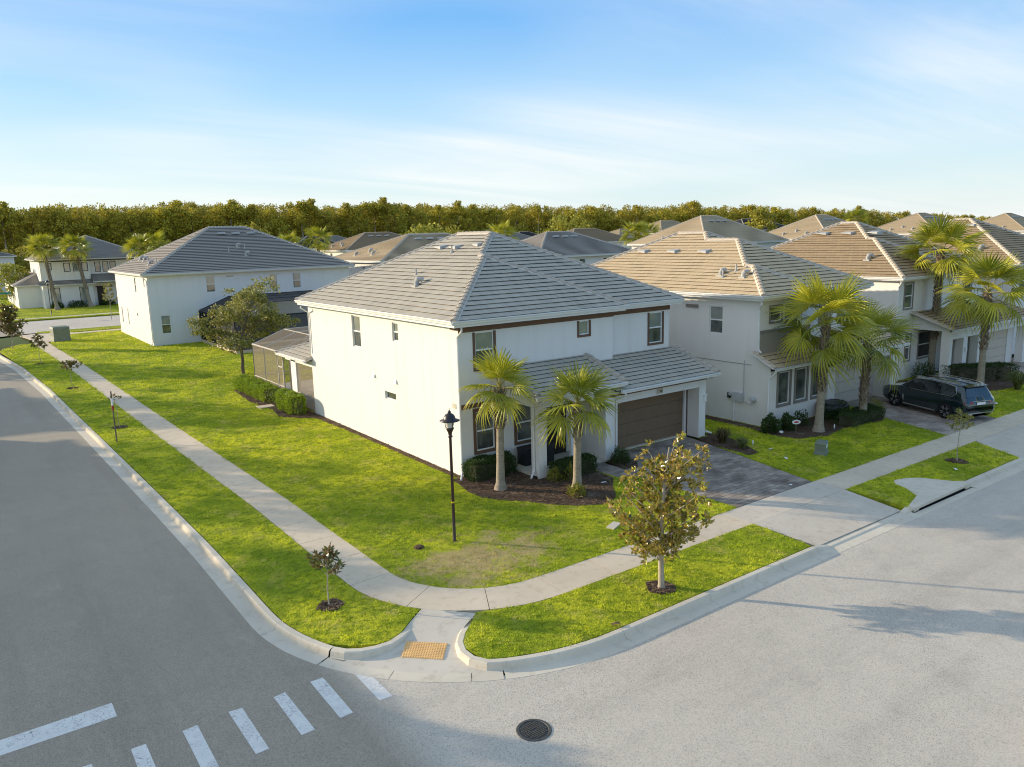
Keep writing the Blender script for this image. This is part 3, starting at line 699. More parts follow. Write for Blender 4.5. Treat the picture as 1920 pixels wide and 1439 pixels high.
class Roof:
    """tiled roof planes that share one tile look"""
    def __init__(s, par, ze, slope, E=.302, tw=.33, th=.043, mat=None, cap=None, near=0, full=True, mortar=True):
        s.par = par; s.ze = ze; s.sl = slope; s.E = E; s.tw = tw; s.th = th; s.mat = mat; s.cap = cap or mat; s.near = near; s.full = full; s.mortar = mortar
        s.deck = MB(); s.rest = MB(); s.tiles = []; s.caps = []; s.mort = MB()
    def plane(s, n, e, poly, ze=None, sl=None):
        ze = s.ze if ze is None else ze; sl = s.sl if sl is None else sl
        n = Vector((*n, 0)); u = Vector((-n.y, n.x, 0)); E, tw = s.E, s.tw
        uv = [(u.x*x+u.y*y, e-(n.x*x+n.y*y)) for x, y in poly]
        def W3(a, d, dz=0): p = u*a+n*(e-d); return (p.x, p.y, ze+sl*d+dz)
        s.deck.poly([W3(a, d, -.012) for a, d in uv], 0, .5)
        dm = max(d for _, d in uv); k = 0
        while k*E < dm-1e-4:
            d0, d1 = k*E, (k+1)*E
            c = clip(clip(uv, lambda p: p[1]-d0), lambda p: d1-p[1])
            if len(c) >= 3:
                lift = lambda d, d0=d0: s.th*(1-(d-d0)/E)+.003
                if not s.full: cells = [c]
                else:
                    cells = []; a0 = min(p[0] for p in c); a1 = max(p[0] for p in c); off = (k % 2)*tw/2; i = math.floor((a0-off)/tw)
                    while off+i*tw < a1:
                        l, r = off+i*tw+.004, off+(i+1)*tw-.004; q = clip(clip(c, lambda p: p[0]-l), lambda p: r-p[0])
                        if len(q) >= 3: cells.append(q)
                        i += 1
                for q in cells:
                    ctr = Vector(W3(sum(p[0] for p in q)/len(q), sum(p[1] for p in q)/len(q))); fullt = False
                    if s.near and len(q) == 4:
                        w_ = max(p[0] for p in q)-min(p[0] for p in q); h_ = max(p[1] for p in q)-min(p[1] for p in q); ar = sum(q[i][0]*q[(i+1) % 4][1]-q[(i+1) % 4][0]*q[i][1] for i in range(4))/2
                        fullt = abs(abs(ar)-(tw-.008)*E) < 1e-4
                    s.tiles.append(((ctr-CAM).length, q, d0, lift, W3, fullt, u, n, sl))
            k += 1
    def hip(s, a, b, steps=None): s.caps.append((Vector(a), Vector(b)))
    def finish(s, ncap=0, vents=()):
        roof = s.deck.build('roof', DECK, s.par)
        org = root_loc(s.par)
        vis = sorted([t for t in s.tiles if t[5] and t[7].dot(CAM-Vector((6, 6, 0))) > 0], key=lambda t: t[0])[:s.near]; near = {id(t) for t in vis}
        base = {}
        for t in s.tiles:
            dist, q, d0, lift, W3, full, u, n, sl = t
            if id(t) in near:
                key = round(sl, 3)
                if key not in base:
                    m = MB(); w = s.tw-.008; E = s.E; th = s.th
                    m.hexa([(0, -.02, th-.016), (w, -.02, th-.016), (w, E, sl*E-.02), (0, E, sl*E-.02), (0, -.02, th), (w, -.02, th), (w, E, sl*E+.003), (0, E, sl*E+.003)], 0, 0.); base[key] = m.mesh('roof_tile', s.mat)
                a0 = min(p[0] for p in q); p = W3(a0, d0); dz = RNG.uniform(-.002, .004)
                # local x runs along the eave, local y up the slope
                o = inst('roof_tile', base[key], roof, mtx=Matrix.Translation(Vector(p)-org+Vector((0, 0, dz))) @ Matrix.Rotation(math.atan2(-u.y, -u.x) if (Vector((-u.y, u.x, 0)).dot(n) > 0) else math.atan2(u.y, u.x), 4, 'Z'))
                if Vector((-u.y, u.x, 0)).dot(n) > 0: o.location = Vector(W3(a0+s.tw-.008, d0))-org+Vector((0, 0, dz))
            else:
                r = RNG.random(); dz = RNG.uniform(-.002, .004) if s.full else 0
                nose = lambda d: d-.02 if abs(d-d0) < 1e-5 else d
                top = [W3(a, nose(d), lift(d)+dz+(.02*sl if nose(d) != d else 0)) for a, d in q]; s.rest.poly(top, 0, r)
                for i in range(len(q)):
                    (a, d), (a2, d2) = q[i], q[(i+1) % len(q)]
                    if abs(d-d0) < 1e-5 and abs(d2-d0) < 1e-5: s.rest.quad(W3(a, d-.02, lift(d)-.015+dz+.02*sl), W3(a2, d2-.02, lift(d2)-.015+dz+.02*sl), W3(a2, d2-.02, lift(d2)+dz+.02*sl), W3(a, d-.02, lift(d)+dz+.02*sl), 0, r)
        if s.rest.n: s.rest.build('roof_tiles', s.mat, roof, kind='stuff')
        # ridge and hip caps on a bed of mortar
        st, w, h = .36, .125, .085; capme = None; allc = MB(); cnt = 0; lst = []
        for a, b in s.caps:
            L = (b-a).length; k = max(1, round(L/st)); t = (b-a)/L; y = Vector((0, 0, 1)).cross(t).normalized(); z = t.cross(y)
            for i in range(k): lst.append((((a.lerp(b, (i+.5)/k))-CAM).length, a+t*(L*i/k), t, y, z, L/k))
            if s.mortar:
                q = [a+y*.17-z*.03, a-y*.17-z*.03, b-y*.17-z*.03, b+y*.17-z*.03, a+y*.10+z*.055, a-y*.10+z*.055, b-y*.10+z*.055, b+y*.10+z*.055]
                s.mort.hexa([tuple(v) for v in (q[1], q[0], q[3], q[2], q[5], q[4], q[7], q[6])], 0, .5)
        lst.sort(key=lambda c: c[0])
        prof = [(-w, 0), (-w*.82, h*.55), (-w*.35, h*.95), (w*.35, h*.95), (w*.82, h*.55), (w, 0)]
        def capgeo(m, ln, r):
            V = []; n_ = len(prof)
            for x, k_, dz in ((0, 1.12, .022), (ln*.99, .94, 0)):
                V += [(x, py*k_, pz*k_+dz+.02) for py, pz in prof]
            F = [[i, i+1, n_+i+1, n_+i] for i in range(n_-1)]; m.add(V, F, 0, r); m.poly([V[i] for i in range(n_-1, -1, -1)], 0, r)
        for i, (dist, p, t, y, z, ln) in enumerate(lst):
            M4 = Matrix(((t.x, y.x, z.x, p.x-org.x), (t.y, y.y, z.y, p.y-org.y), (t.z, y.z, z.z, p.z-org.z), (0, 0, 0, 1)))
            if i < ncap:
                if capme is None: m = MB(); capgeo(m, st, 0.); capme = m.mesh('ridge_tile', s.cap)
                inst('ridge_tile', capme, roof, mtx=M4 @ Matrix.Diagonal((ln/st, 1, 1, 1)))
            else:
                m = MB(); capgeo(m, ln, RNG.random())
                for V, (F, mi, rr) in zip(m.V, m.F): allc.add([M4 @ Vector(v)+org for v in V], F-F.min() if False else F-int(F.min()), mi, rr)
        if allc.n: allc.build('ridge_tiles', s.cap, roof, kind='stuff')
        if s.mort.n: s.mort.build('hip_mortar', MORTAR, roof, kind='stuff')
        s.roof = roof; return roof
    def vent(s, x, y, z, kind='gooseneck', sc=1.0, rz=0):
        mb = MB(); c = Vector((x, y, z))
        if kind == 'gooseneck':
            mb.tube([c+Vector((0, 0, -.05)), c+Vector((0, 0, .16))*sc, c+Vector((.05, -.03, .26))*sc, c+Vector((.15, -.10, .28))*sc, c+Vector((.22, -.14, .22))*sc], .105*sc, 10)
            mb.box(x-.17*sc, y-.17*sc, z-.06, x+.17*sc, y+.17*sc, z+.03)
        elif kind == 'pipe': mb.tube([c+Vector((0, 0, -.05)), c+Vector((0, 0, .36))*sc], .042*sc, 8); mb.lathe([(.11*sc, 0), (.05*sc, .09)], tuple(c), 10)
        else:
            mb.hexa([(x-.28*sc, y-.30*sc, z-.05), (x+.28*sc, y-.30*sc, z-.05), (x+.28*sc, y+.30*sc, z+.05), (x-.28*sc, y+.30*sc, z+.05), (x-.24*sc, y-.26*sc, z+.10), (x+.26*sc, y-.26*sc, z+.17), (x+.26*sc, y+.26*sc, z+.17), (x-.24*sc, y+.26*sc, z+.10)])
        return mb.build('roof_vent', VENT, s.roof)

def stacked_hip(R, xe, vols, yr, ze=None):
    """vols: [(x1, yf), ...] front volumes from the shallowest, all sharing the eave x=xe; the last one runs back to yr"""
    s, z0 = R.sl, R.ze; zz = lambda d: z0+s*d; prevx = xe; prevpk = None
    for i, (x1, yf) in enumerate(vols):
        h = (x1-xe)/2; xp = xe+h; yp = yf+h; last = i == len(vols)-1
        o = xe-yf                       # left hip: y = x - o
        pk = Vector((xp, yp, zz(h)))
        # left (-X) plane strip between prevx and xp
        if last:
            hl = (x1-xe)/2; yb = lambda x: yr-(x-xe)
        xl1 = (vols[-1][0]-xe)/2+xe
        rear = lambda x: yr-(x-xe)
        R.plane((-1, 0), -xe, [(prevx, prevx-o), (xp, xp-o), (xp, rear(xp)), (prevx, rear(prevx))] if prevx > xe else [(xe, yf), (xp, yp), (xp, rear(xp)), (xe, yr)])
        # front plane
        if i == 0: R.plane((0, -1), -yf, [(xe, yf), (x1, yf), (xp, yp)])
        else:
            px1, pyf = vols[i-1]; ppx = (xe+px1)/2
            # valley with previous right plane: px1-x = y-yf
            R.plane((0, -1), -yf, [(px1, yf), (x1, yf), (xp, yp), (ppx, ppx-o)])
        if not last:
            nyf = vols[i+1][1]; R.plane((1, 0), x1, [(x1, yf), (x1, nyf), (xp, nyf+h), (xp, yp)])
            R.hip((xp, nyf+h, zz(h)), pk)
        else:
            ryp = rear(xp); R.plane((1, 0), x1, [(x1, yf), (x1, yr), (xp, ryp), (xp, yp)]); R.plane((0, 1), yr, [(x1, yr), (xe, yr), (xp, ryp)])
            R.hip((xp, ryp, zz(h)), pk); R.hip((xe, yr, z0), (xp, ryp, zz(h))); R.hip((x1, yr, z0), (xp, ryp, zz(h)))
        R.hip((prevx, prevx-o, zz(prevx-xe)), pk); R.hip((x1, yf, z0), pk)
        prevx = xp
def gutter(par, pts, z, mat=None, w=.12, h=.14, name='gutter'):
    """K-style gutter along eave points (outer side = right of travel)"""
    P = [Vector((*p, 0)) for p in pts]; mb = MB()
    for a, b in zip(P, P[1:]):
        t = (b-a).normalized(); o = Vector((t.y, -t.x, 0)); a2, b2 = a-t*.0, b+t*.0
        prof = [(-.02, z), (-.02, z-h), (w*.55, z-h), (w*.72, z-h*.45), (w, z-.03), (w, z), (w-.015, z), (w-.02, z-.03), (w*.5, z-h+.015), (.0, z-h+.02), (0, z)]
        # mitre
        V = [(*(a2+o*d).xy, zz) for d, zz in prof]+[(*(b2+o*d).xy, zz) for d, zz in prof]; n = len(prof)
        mb.add(V, [[i, (i+1) % n, n+(i+1) % n, n+i] for i in range(n)], 0, .5); mb.poly([V[i] for i in range(n)][::-1], 0, .5); mb.poly(V[n:], 0, .5)
    return mb.build(name, mat or WHITE, par)
def soffit(par, x0, y0, x1, y1, z, ov=.45, mat=None):
    mb = MB(); mb.box(x0-ov, y0-ov, z, x1+ov, y1+ov, z+.05); mb.box(x0-ov, y0-ov, z+.05, x0-ov+.03, y1+ov, z+.24); mb.box(x0-ov+.03, y0-ov, z+.05, x1+ov, y0-ov+.03, z+.24)
    return mb.build('soffit', mat or WHITE, par)
def downspout(par, x, y, z1, z0=.18, foot=(0, -.35), top=(0, 0), mat=None):
    mb = MB(); r = .042
    pts = [(x+top[0], y+top[1], z1+.12), (x+top[0], y+top[1], z1), (x, y, z1-.28), (x, y, z0+.15), (x+foot[0]*.35, y+foot[1]*.35, z0), (x+foot[0], y+foot[1], z0-.10)]
    mb.tube(pts, r, 6); return mb.build('downspout', mat or WHITE, par)

# ---------------- the corner house
H = thing('house', 'white two-storey corner house with grey tile hip roof, brown trim and brown garage door', 'house', (0, 0, 0))
wb = MB()
S_HOLES = [(8.86, 9.80, 4.36, 5.90), (4.99, 5.55, 5.02, 5.86), (5.51, 6.59, 2.24, 2.61)]
wall_panel(wb, 0, 0, 0, 15.4, 0, 6.10, S_HOLES, -1, .10)
F_HOLES = [(.76, 1.66, 4.35, 5.80), (6.18, 6.75, 5.18, 5.80), (.68, 1.58, .97, 2.60), (2.70, 3.60, 1.0, 2.60)]
wall_panel(wb, 1, 0, 0, 8.17, 0, 6.10, F_HOLES, -1, .06)
wall_panel(wb, 0, 8.17, 0, .3, 2.5, 6.1, (), 1)
wall_panel(wb, 1, .3, 8.17, 12.15, 2.4, 6.10, [(10.80, 11.68, 4.32, 5.78)], -1, .06)
wall_panel(wb, 0, 12.15, -2.05, 15.4, 0, 6.10, (), 1) if False else wall_panel(wb, 0, 12.15, .3, 15.4, 0, 6.10, (), 1)
wall_panel(wb, 1, 15.4, 0, 12.15, 0, 6.10, (), 1)
# garage block
wb.box(5.84, -2.05, 0, 6.50, -1.30, 2.42, 0, .5); wb.box(11.70, -2.05, 0, 12.15, -1.30, 2.42, 0, .5); wb.box(5.84, -2.05, 2.42, 12.15, -1.30, 2.86, 0, .5)
wb.quad((12.15, -1.30, 0), (12.15, .3, 0), (12.15, .3, 3.9), (12.15, -1.30, 3.2), 0, .5); wb.quad((12.15, -2.05, 2.86), (12.15, -1.30, 2.86), (12.15, -1.30, 3.25), (12.15, -2.05, 3.1), 0, .5)
wb.quad((5.84, -1.30, 0), (5.84, 0, 0), (5.84, 0, 3.9), (5.84, -1.30, 3.2), 0, .5)
wb.box(11.82, -1.295, 0, 12.149, -1.12, 2.42, 0, .5); wb.box(5.845, -1.295, 0, 6.60, -1.12, 2.42, 0, .5)
# porch posts, beam and gable cheek
wb.box(2.15, -2.20, 0, 2.55, -1.72, 2.86, 0, .5); wb.box(2.15, -2.20, 2.86, 6.5, -1.95, 3.22, 0, .5); wb.box(4.48, -1.42, 0, 4.62, -1.28, 2.9, 0, .5)
wb.add([(2.17, -1.94, 2.865), (2.17, 0, 2.865), (2.17, 0, 4.10), (2.17, -1.94, 3.40), (2.33, -1.94, 2.865), (2.33, 0, 2.865), (2.33, 0, 4.10), (2.33, -1.94, 3.40)], [[3, 2, 1, 0], [4, 5, 6, 7], [0, 1, 5, 4]], 0, .5)
wb.build('wall', STUCCO, H)
tb = MB()
tb.box(-.005, -.035, 5.84, 8.205, .0, 6.06); tb.box(8.172, -.03, 5.84, 8.206, .262, 6.06); tb.box(8.206, .262, 5.84, 12.18, .30, 6.06); tb.box(-.035, -.035, 5.93, -.005, .55, 6.06)
tb.build('eave_band', TRIM, H)
tb = MB(); tb.box(0, -.035, 2.79, 2.149, 0, 2.97); tb.build('belt_band', TRIM, H)
tb = MB(); tb.box(5.84, -2.085, 2.74, 12.165, -2.05, 2.83); tb.build('fascia_band', TRIM, H)
jb = MB()
for a, b in ((7.60, .3), (9.2, 3.3)): pass
jb.box(-.006, .05, 2.880, 0, 15.35, 2.905); jb.box(3.5, -.005, 3.9, 3.52, 0, 5.8)
jb.build('stucco_joint', STUCCO2, H)
window(H, 0, 0, 8.86, 9.80, 4.36, 5.90, -1, .09, glass=(GLASS, GLASS_BLIND)); window(H, 0, 0, 4.99, 5.55, 5.02, 5.86, -1, .09, glass=(GLASS, GLASS_BLIND)); window(H, 0, 0, 5.51, 6.59, 2.24, 2.61, -1, .10, sashes=1)
window(H, 1, 0, .76, 1.66, 4.35, 5.80, -1, .04, trim=TRIM, trim_top=False, glass=(GLASS, GLASS_BLIND)); window(H, 1, 0, 6.18, 6.75, 5.18, 5.80, -1, .04, sashes=1, trim=TRIM, trim_top=False, glass=GLASS_BLIND)
window(H, 1, 0, .68, 1.58, .97, 2.60, -1, .04, trim=TRIM, tw=.13); window(H, 1, 0, 2.70, 3.60, 1.0, 2.60, -1, .04, trim=TRIM, tw=.13)
window(H, 1, .3, 10.80, 11.68, 4.32, 5.78, -1, .04, trim=TRIM, trim_top=False, glass=(GLASS, GLASS_BLIND))
# garage door
gd = MB(); gd.box(6.6, -1.13, 0, 11.56, -1.05, 2.30); gdo = gd.build('garage_door', GARAGE_BROWN, H)
for i in range(4):
    pm = MB(); z = .03+i*.57; pm.hexa([(6.62, -1.175, z), (11.55, -1.175, z), (11.55, -1.13, z), (6.62, -1.13, z), (6.62, -1.165, z+.555), (11.55, -1.165, z+.555), (11.55, -1.13, z+.555), (6.62, -1.13, z+.555)]); pm.build('panel', GARAGE_BROWN, gdo)
sb = MB(); sb.box(6.5, -1.35, 0, 11.7, -1.13, .055); sb.build('door_step', CONC2, gdo)
sb = MB(); sb.box(11.57, -1.29, 0, 11.68, -1.17, 2.418); sb.build('door_casing', WHITE, gdo)
sb = MB(); sb.box(11.68, -1.36, 0, 11.815, -1.302, 2.30); sb.build('door_casing', TRIM, gdo)
# number plate over the garage
pl = MB(); pl.box(8.89, -2.085, 2.50, 9.25, -2.05, 2.70); po = pl.build('house_number', plain('plaque_tan', (.50, .44, .33), .6), H)
def glyphs(txt, x, y, z, h, mat, par, ax=1, th=.006):
    SEG = {'0': 'abcdef', '1': 'bc', '2': 'abged', '3': 'abgcd', '5': 'afgcd', '7': 'abc', '8': 'abcdefg'}
    w = h*.5; t = h*.16; mb = MB()
    for i, c in enumerate(txt):
        mb = MB(); a = x+i*w*1.45
        R_ = {'a': (0, h-t, w, h), 'd': (0, 0, w, t), 'g': (0, h/2-t/2, w, h/2+t/2), 'f': (0, h/2, t, h), 'e': (0, 0, t, h/2), 'b': (w-t, h/2, w, h), 'c': (w-t, 0, w, h/2)}
        for q in SEG.get(c, ''):
            x0, z0, x1, z1 = R_[q]; mb.box(a+x0, y-th*(1+.05*ord(q)-4.8), z+z0, a+x1, y, z+z1)
        mb.build('digit', mat, par)
glyphs('1100', 8.96, -2.086, 2.555, .09, TRIM, po)
pl = MB(); pl.box(-.02, .34, 2.77, 0, .60, 2.97); pl.build('meter_plate', plain('plate_tan', (.55, .50, .38), .6), H)
for y in (7.60, 5.42):
    m = MB(); m.hexa([(-.10, y-.10, 3.10), (0, y-.10, 3.10), (0, y+.10, 3.10), (-.10, y+.10, 3.10), (-.015, y-.06, 3.30), (0, y-.06, 3.30), (0, y+.06, 3.30), (-.015, y+.06, 3.30)]); m.build('wall_vent', WHITE, H)
m = MB(); m.box(12.0, -2.12, 1.70, 12.13, -2.05, 2.0); m.box(11.98, -2.16, 1.98, 12.15, -2.05, 2.03); m.build('wall_light', WHITE, H)
# porch floor, entry door
m = MB(); m.box(2.15, -2.1, 0, 5.84, 0, .10); m.build('porch_floor', CONC4, H)
m = MB(); m.box(4.35, -.05, .1, 5.35, 0, 2.2); d_ = m.build('front_door', DOOR_DARK, H)
m = MB(); m.tube([(5.22, -.10, 1.05), (5.22, -.10, 1.25)], .018, 6); m.build('handle', IRON, d_)
m = MB(); m.box(4.15, -.06, 2.22, 5.55, 0, 2.42); m.build('lintel', TRIM, H)
m = MB(); m.box(2.56, -.10, 2.52, 3.0, -.02, 2.70); m.build('lintel', TRIM, H)
soffit(H, 0, 0, 8.17, .3, 6.10, .42); soffit(H, 0.002, .3, 12.15, 15.4, 6.105, .42)
gutter(H, [(-.45, 15.85), (-.45, -.45)], 6.36); gutter(H, [(-.57, -.45), (8.62, -.45)], 6.358); gutter(H, [(8.74, -.15), (12.6, -.15)], 6.36); gutter(H, [(12.6, -.15), (12.6, 15.85)], 6.355)
R = Roof(H, 6.35, .505, mat=TILE1, cap=CAPTILE1, near=300)
stacked_hip(R, -.45, [(8.62, -.45), (12.6, -.15)], 15.85)
# lower shed roofs: garage and porch, and the lanai at the back
R.plane((0, -1), 2.5, [(6.0, -2.5), (12.46, -2.5), (12.46, .28), (6.0, .28)], 3.06, .335)
R.plane((0, -1), 2.5, [(1.93, -2.5), (6.56, -2.5), (6.56, -.02), (1.93, -.02)], 3.40, .345)
R.hip((12.44, -2.5, 3.08), (12.44, .28, 4.01)); R.hip((6.55, -2.5, 3.42), (6.55, -.02, 4.28)); R.hip((1.95, -2.5, 3.42), (1.95, -.02, 4.28))
R.plane((-1, 0), .38, [(-.38, 15.42), (4.2, 15.42), (-.38, 19.95)], 3.02, .34); R.plane((0, 1), 19.95, [(-.38, 19.95), (4.2, 15.42), (8.2, 15.42), (8.2, 19.95)], 3.02, .34)
R.hip((-.38, 19.95, 3.02), (4.2, 15.42, 4.56)); R.hip((-.38, 15.40, 3.02), (1.2, 15.40, 3.55))
R.finish(ncap=130)
zr = lambda d: 6.35+.505*d
R.vent(1.55, 5.9, zr(2.0), 'gooseneck', 1.15); R.vent(2.35, 7.35, zr(2.8), 'pipe'); R.vent(4.3, 7.2, zr(4.75), 'pipe'); R.vent(4.75, 8.9, zr(5.2)+.0, 'low'); R.vent(4.75, 7.5, zr(5.2), 'low'); R.vent(5.0, 5.9, zr(5.45)-.02, 'low', .8)
gutter(H, [(6.30, -2.5), (12.58, -2.5)], 3.07); gutter(H, [(1.85, -2.5), (6.62, -2.5)], 3.41); gutter(H, [(-.38, 19.95), (-.38, 15.42)], 3.03)
m = MB(); m.box(12.15, -2.45, 3.0, 12.44, .28, 3.03); m.hexa([(12.42, -2.48, 2.96), (12.46, -2.48, 2.96), (12.46, .28, 3.90), (12.42, .28, 3.90), (12.42, -2.48, 3.06), (12.46, -2.48, 3.06), (12.46, .28, 4.0), (12.42, .28, 4.0)]); m.hexa([(1.90, -2.48, 3.28), (1.94, -2.48, 3.28), (1.94, -.01, 4.15), (1.90, -.01, 4.15), (1.90, -2.48, 3.40), (1.94, -2.48, 3.40), (1.94, -.01, 4.26), (1.90, -.01, 4.26)]); m.hexa([(6.53, -2.48, 3.29), (6.57, -2.48, 3.29), (6.57, -.01, 4.15), (6.53, -.01, 4.15), (6.53, -2.48, 3.40), (6.57, -2.48, 3.40), (6.57, -.01, 4.26), (6.53, -.01, 4.26)]); m.box(1.95, -2.48, 3.22, 6.53, -2.2, 3.25); m.build('rake_board', WHITE, H)
downspout(H, -.06, -.03, 5.95, foot=(-.30, -.38), top=(-.02, -.36)); downspout(H, -.06, 15.25, 5.95, z0=3.55, foot=(-.05, .10), top=(-.40, 0)); downspout(H, 2.10, -1.95, 3.15, z0=.25, foot=(-.35, -.25), top=(.1, -.55)); downspout(H, 6.42, -2.10, 2.85, z0=.2, foot=(.02, -.1), top=(.1, -.45)); downspout(H, 12.21, -1.85, 2.9, z0=.2, foot=(.35, -.25), top=(.1, -.6))
# lanai opening at the back corner
m = MB(); m.box(0, 17.95, 0, .24, 18.75, 2.75); m.box(0, 15.42, 2.62, .2, 19.6, 2.95); m.build('lanai_post', WHITE, H)
m = MB(); m.box(.02, 18.77, .1, .12, 19.1, 2.6); m.build('lanai_jamb', DOOR_DARK, H)
m = MB(); m.quad((.06, 15.42, .05), (.06, 17.94, .05), (.06, 17.94, 2.62), (.06, 15.42, 2.62)); m.build('lanai_screen', SCREEN_B, H)
m = MB(); m.box(.03, 15.42, .82, .08, 17.94, .87); m.build('chair_rail', ALU_TAN, H)
m = MB(); m.box(.15, 15.45, 0, 11.8, 25.7, .06); m.build('lanai_floor', CONC4, H)

# screened pool cage behind the corner house
def cage(label, x0, x1, y0, y1, z1, ztop, inset, alu, scr, posts_y, posts_x, door=None, rail=.84):
    T = thing('pool_cage', label, 'screen enclosure', (x0, y0, 0)); w = .035
    def beam(p, q, nm='frame_beam', r=w): m = MB(); m.tube([p, q], r, 4); return m.build(nm, alu, T)
    ys = sorted({y0, y1, *posts_y}); xs = sorted({x0, x1, *posts_x})
    for y in ys: beam((x0, y, 0), (x0, y, z1), 'post')
    for x in xs: beam((x, y1, 0), (x, y1, z1), 'post')
    beam((x0, y0, z1), (x0, y1, z1), r=.06); beam((x0, y1, z1), (x1, y1, z1), r=.06)
    beam((x0, y0, rail), (x0, y1, rail)); beam((x0, y1, rail), (x1, y1, rail)); beam((x0, y0, .05), (x0, y1, .05))
    xi = x0+inset
    for y in ys: beam((x0, y, z1), (xi, y, ztop)); beam((xi, y, ztop), (x1, y, ztop+.05))
    beam((xi, y0, ztop), (xi, y1, ztop))
    beam((x0, y1-.05, rail-.1), (x0, ys[-2], rail-.75), 'brace', .02); beam((x0, ys[-2]-.05, rail-.05), (x0, (ys[-2]+y1)/2, .1), 'brace', .02)
    pr = list(zip(ys, ys[1:]))
    for a, b in pr:
        m = MB(); m.quad((x0, a, .05), (x0, b, .05), (x0, b, z1), (x0, a, z1)); m.build('screen_panel', scr, T)
        m = MB(); m.quad((x0, a, z1), (x0, b, z1), (xi, b, ztop), (xi, a, ztop)); m.build('screen_panel', scr, T)
        m = MB(); m.quad((xi, a, ztop), (xi, b, ztop), (x1, b, ztop+.05), (x1, a, ztop+.05)); m.build('screen_panel', scr, T)
    for a, b in zip(xs, xs[1:]): m = MB(); m.quad((a, y1, .05), (b, y1, .05), (b, y1, z1), (a, y1, z1)); m.build('screen_panel', scr, T)
    return T, beam
T, beam = cage('bronze screen pool cage on the rear of the corner house', 0.0, 8.0, 20.0, 25.65, 2.92, 3.72, 2.2, ALU_TAN, SCREEN_B, (21.05, 23.4), (2.7, 5.4))
m = MB(); m.box(-.03, 20.05, 2.0, .03, 20.98, 2.08); m.box(-.03, 20.05, .06, .03, 20.12, 2.5); m.box(-.03, 20.92, .06, .03, 20.98, 2.5); m.build('door', ALU_TAN, T)

# ---------------- second house: the neighbour on the right
N1 = thing('house', 'white house with sand-coloured stepped hip roof and taupe window trim', 'house', (15.57, -3.1, 0))
wb = MB()
wall_panel(wb, 0, 15.57, -2.4, 13.2, 0, 6.2, [(-.15, .70, 4.36, 5.75)], -1, .09)
wall_panel(wb, 0, 15.57, -3.1, -2.4, 0, 2.95, (), -1)
wall_panel(wb, 1, -2.4, 15.57, 19.65, 2.9, 6.2, [(16.34, 17.22, 5.08, 5.78), (17.62, 18.5, 5.08, 5.78)], -1, .05); wall_panel(wb, 0, 19.65, -2.4, -1.95, 2.5, 6.2, (), 1); wall_panel(wb, 1, -1.95, 19.65, 24.85, 2.5, 6.2, [(21.2, 22.1, 4.5, 5.8), (22.9, 23.8, 4.5, 5.8)], -1, .05)
wall_panel(wb, 0, 24.85, -1.95, .2, 2.5, 6.2, (), 1); wall_panel(wb, 1, .2, 24.85, 26.5, 0, 6.2, (), -1); wall_panel(wb, 0, 26.5, .2, 13.2, 0, 6.2, (), 1); wall_panel(wb, 1, 13.2, 15.57, 26.5, 0, 6.2, (), 1)
wall_panel(wb, 1, -3.1, 15.57, 20.1, 0, 2.80, [(16.20, 17.10, 1.08, 2.68), (17.62, 18.52, 1.08, 2.68), (19.04, 19.94, 1.08, 2.68)], -1, .06)
wb.add([(15.571, -3.1, 2.95), (15.571, -2.4, 2.95), (15.571, -2.4, 3.42)], [[2, 1, 0]], 0, .5)
wb.box(20.1, -3.3, 0, 20.75, -2.2, 2.9, 0, .5); wb.box(26.2, -3.3, 0, 26.8, -2.2, 2.9, 0, .5); wb.box(20.1, -3.3, 2.5, 26.8, -2.2, 2.95, 0, .5)
wb.build('wall', STUCCO2, N1)
m = MB(); m.box(15.60, -2.425, 3.3, 19.64, -2.40, 4.55); m.build('wall_panel', STUCCO_TAUPE, N1)
m = MB(); m.box(15.58, -2.45, 4.55, 19.64, -2.40, 4.70); m.build('belt_band', TRIM_TAUPE, N1)
m = MB(); m.box(15.55, -2.0, 2.98, 15.57, 13.1, 3.0); m.build('stucco_joint', TRIM_TAUPE, N1)
window(N1, 0, 15.57, -.15, .70, 4.36, 5.75, -1, .08, glass=(GLASS, GLASS_BLIND))
for u in (16.34, 17.62): window(N1, 1, -2.4, u, u+.88, 5.08, 5.78, -1, .03, sashes=1, trim=TRIM_TAUPE)
for u in (21.2, 22.9): window(N1, 1, -1.95, u, u+.9, 4.5, 5.8, -1, .03, trim=TRIM_TAUPE)
for u in (16.20, 17.62, 19.04): window(N1, 1, -3.1, u, u+.9, 1.08, 2.68, -1, .04, sashes=1, trim=TRIM_TAUPE, tw=.14)
m = MB(); m.box(15.5, 1.42, 5.60, 15.57, 2.22, 5.76); m.build('gable_vent', TRIM_TAUPE, N1)
m = MB(); m.box(20.75, -2.3, 0, 26.2, -2.2, 2.5); gdo = m.build('garage_door', GARAGE_BEIGE, N1)
for i in range(4): pm = MB(); pm.box(20.78, -2.35, .03+i*.61, 26.17, -2.30, .62+i*.61); pm.build('panel', GARAGE_BEIGE, gdo)
soffit(N1, 15.57, -2.4, 19.65, -1.9, 6.17, .42); soffit(N1, 15.572, -1.95, 24.85, .2, 6.175, .42); soffit(N1, 15.574, .2, 26.5, 13.2, 6.18, .42)
R = Roof(N1, 6.42, .5, mat=TILE2, cap=CAPTILE)
stacked_hip(R, 15.1, [(20.1, -2.9), (25.3, -2.45), (27.0, -.3)], 13.7)
R.plane((0, -1), 3.5, [(15.35, -3.5), (20.5, -3.5), (20.5, -2.42), (15.35, -2.42)], 3.0, .5); R.plane((0, -1), 3.7, [(20.6, -3.7), (27.1, -3.7), (27.1, -1.97), (20.6, -1.97)], 3.08, .34)
R.hip((15.37, -3.5, 3.01), (15.37, -2.2, 3.66)); R.hip((27.08, -3.7, 3.1), (27.08, -1.97, 3.68))
R.finish(ncap=90)
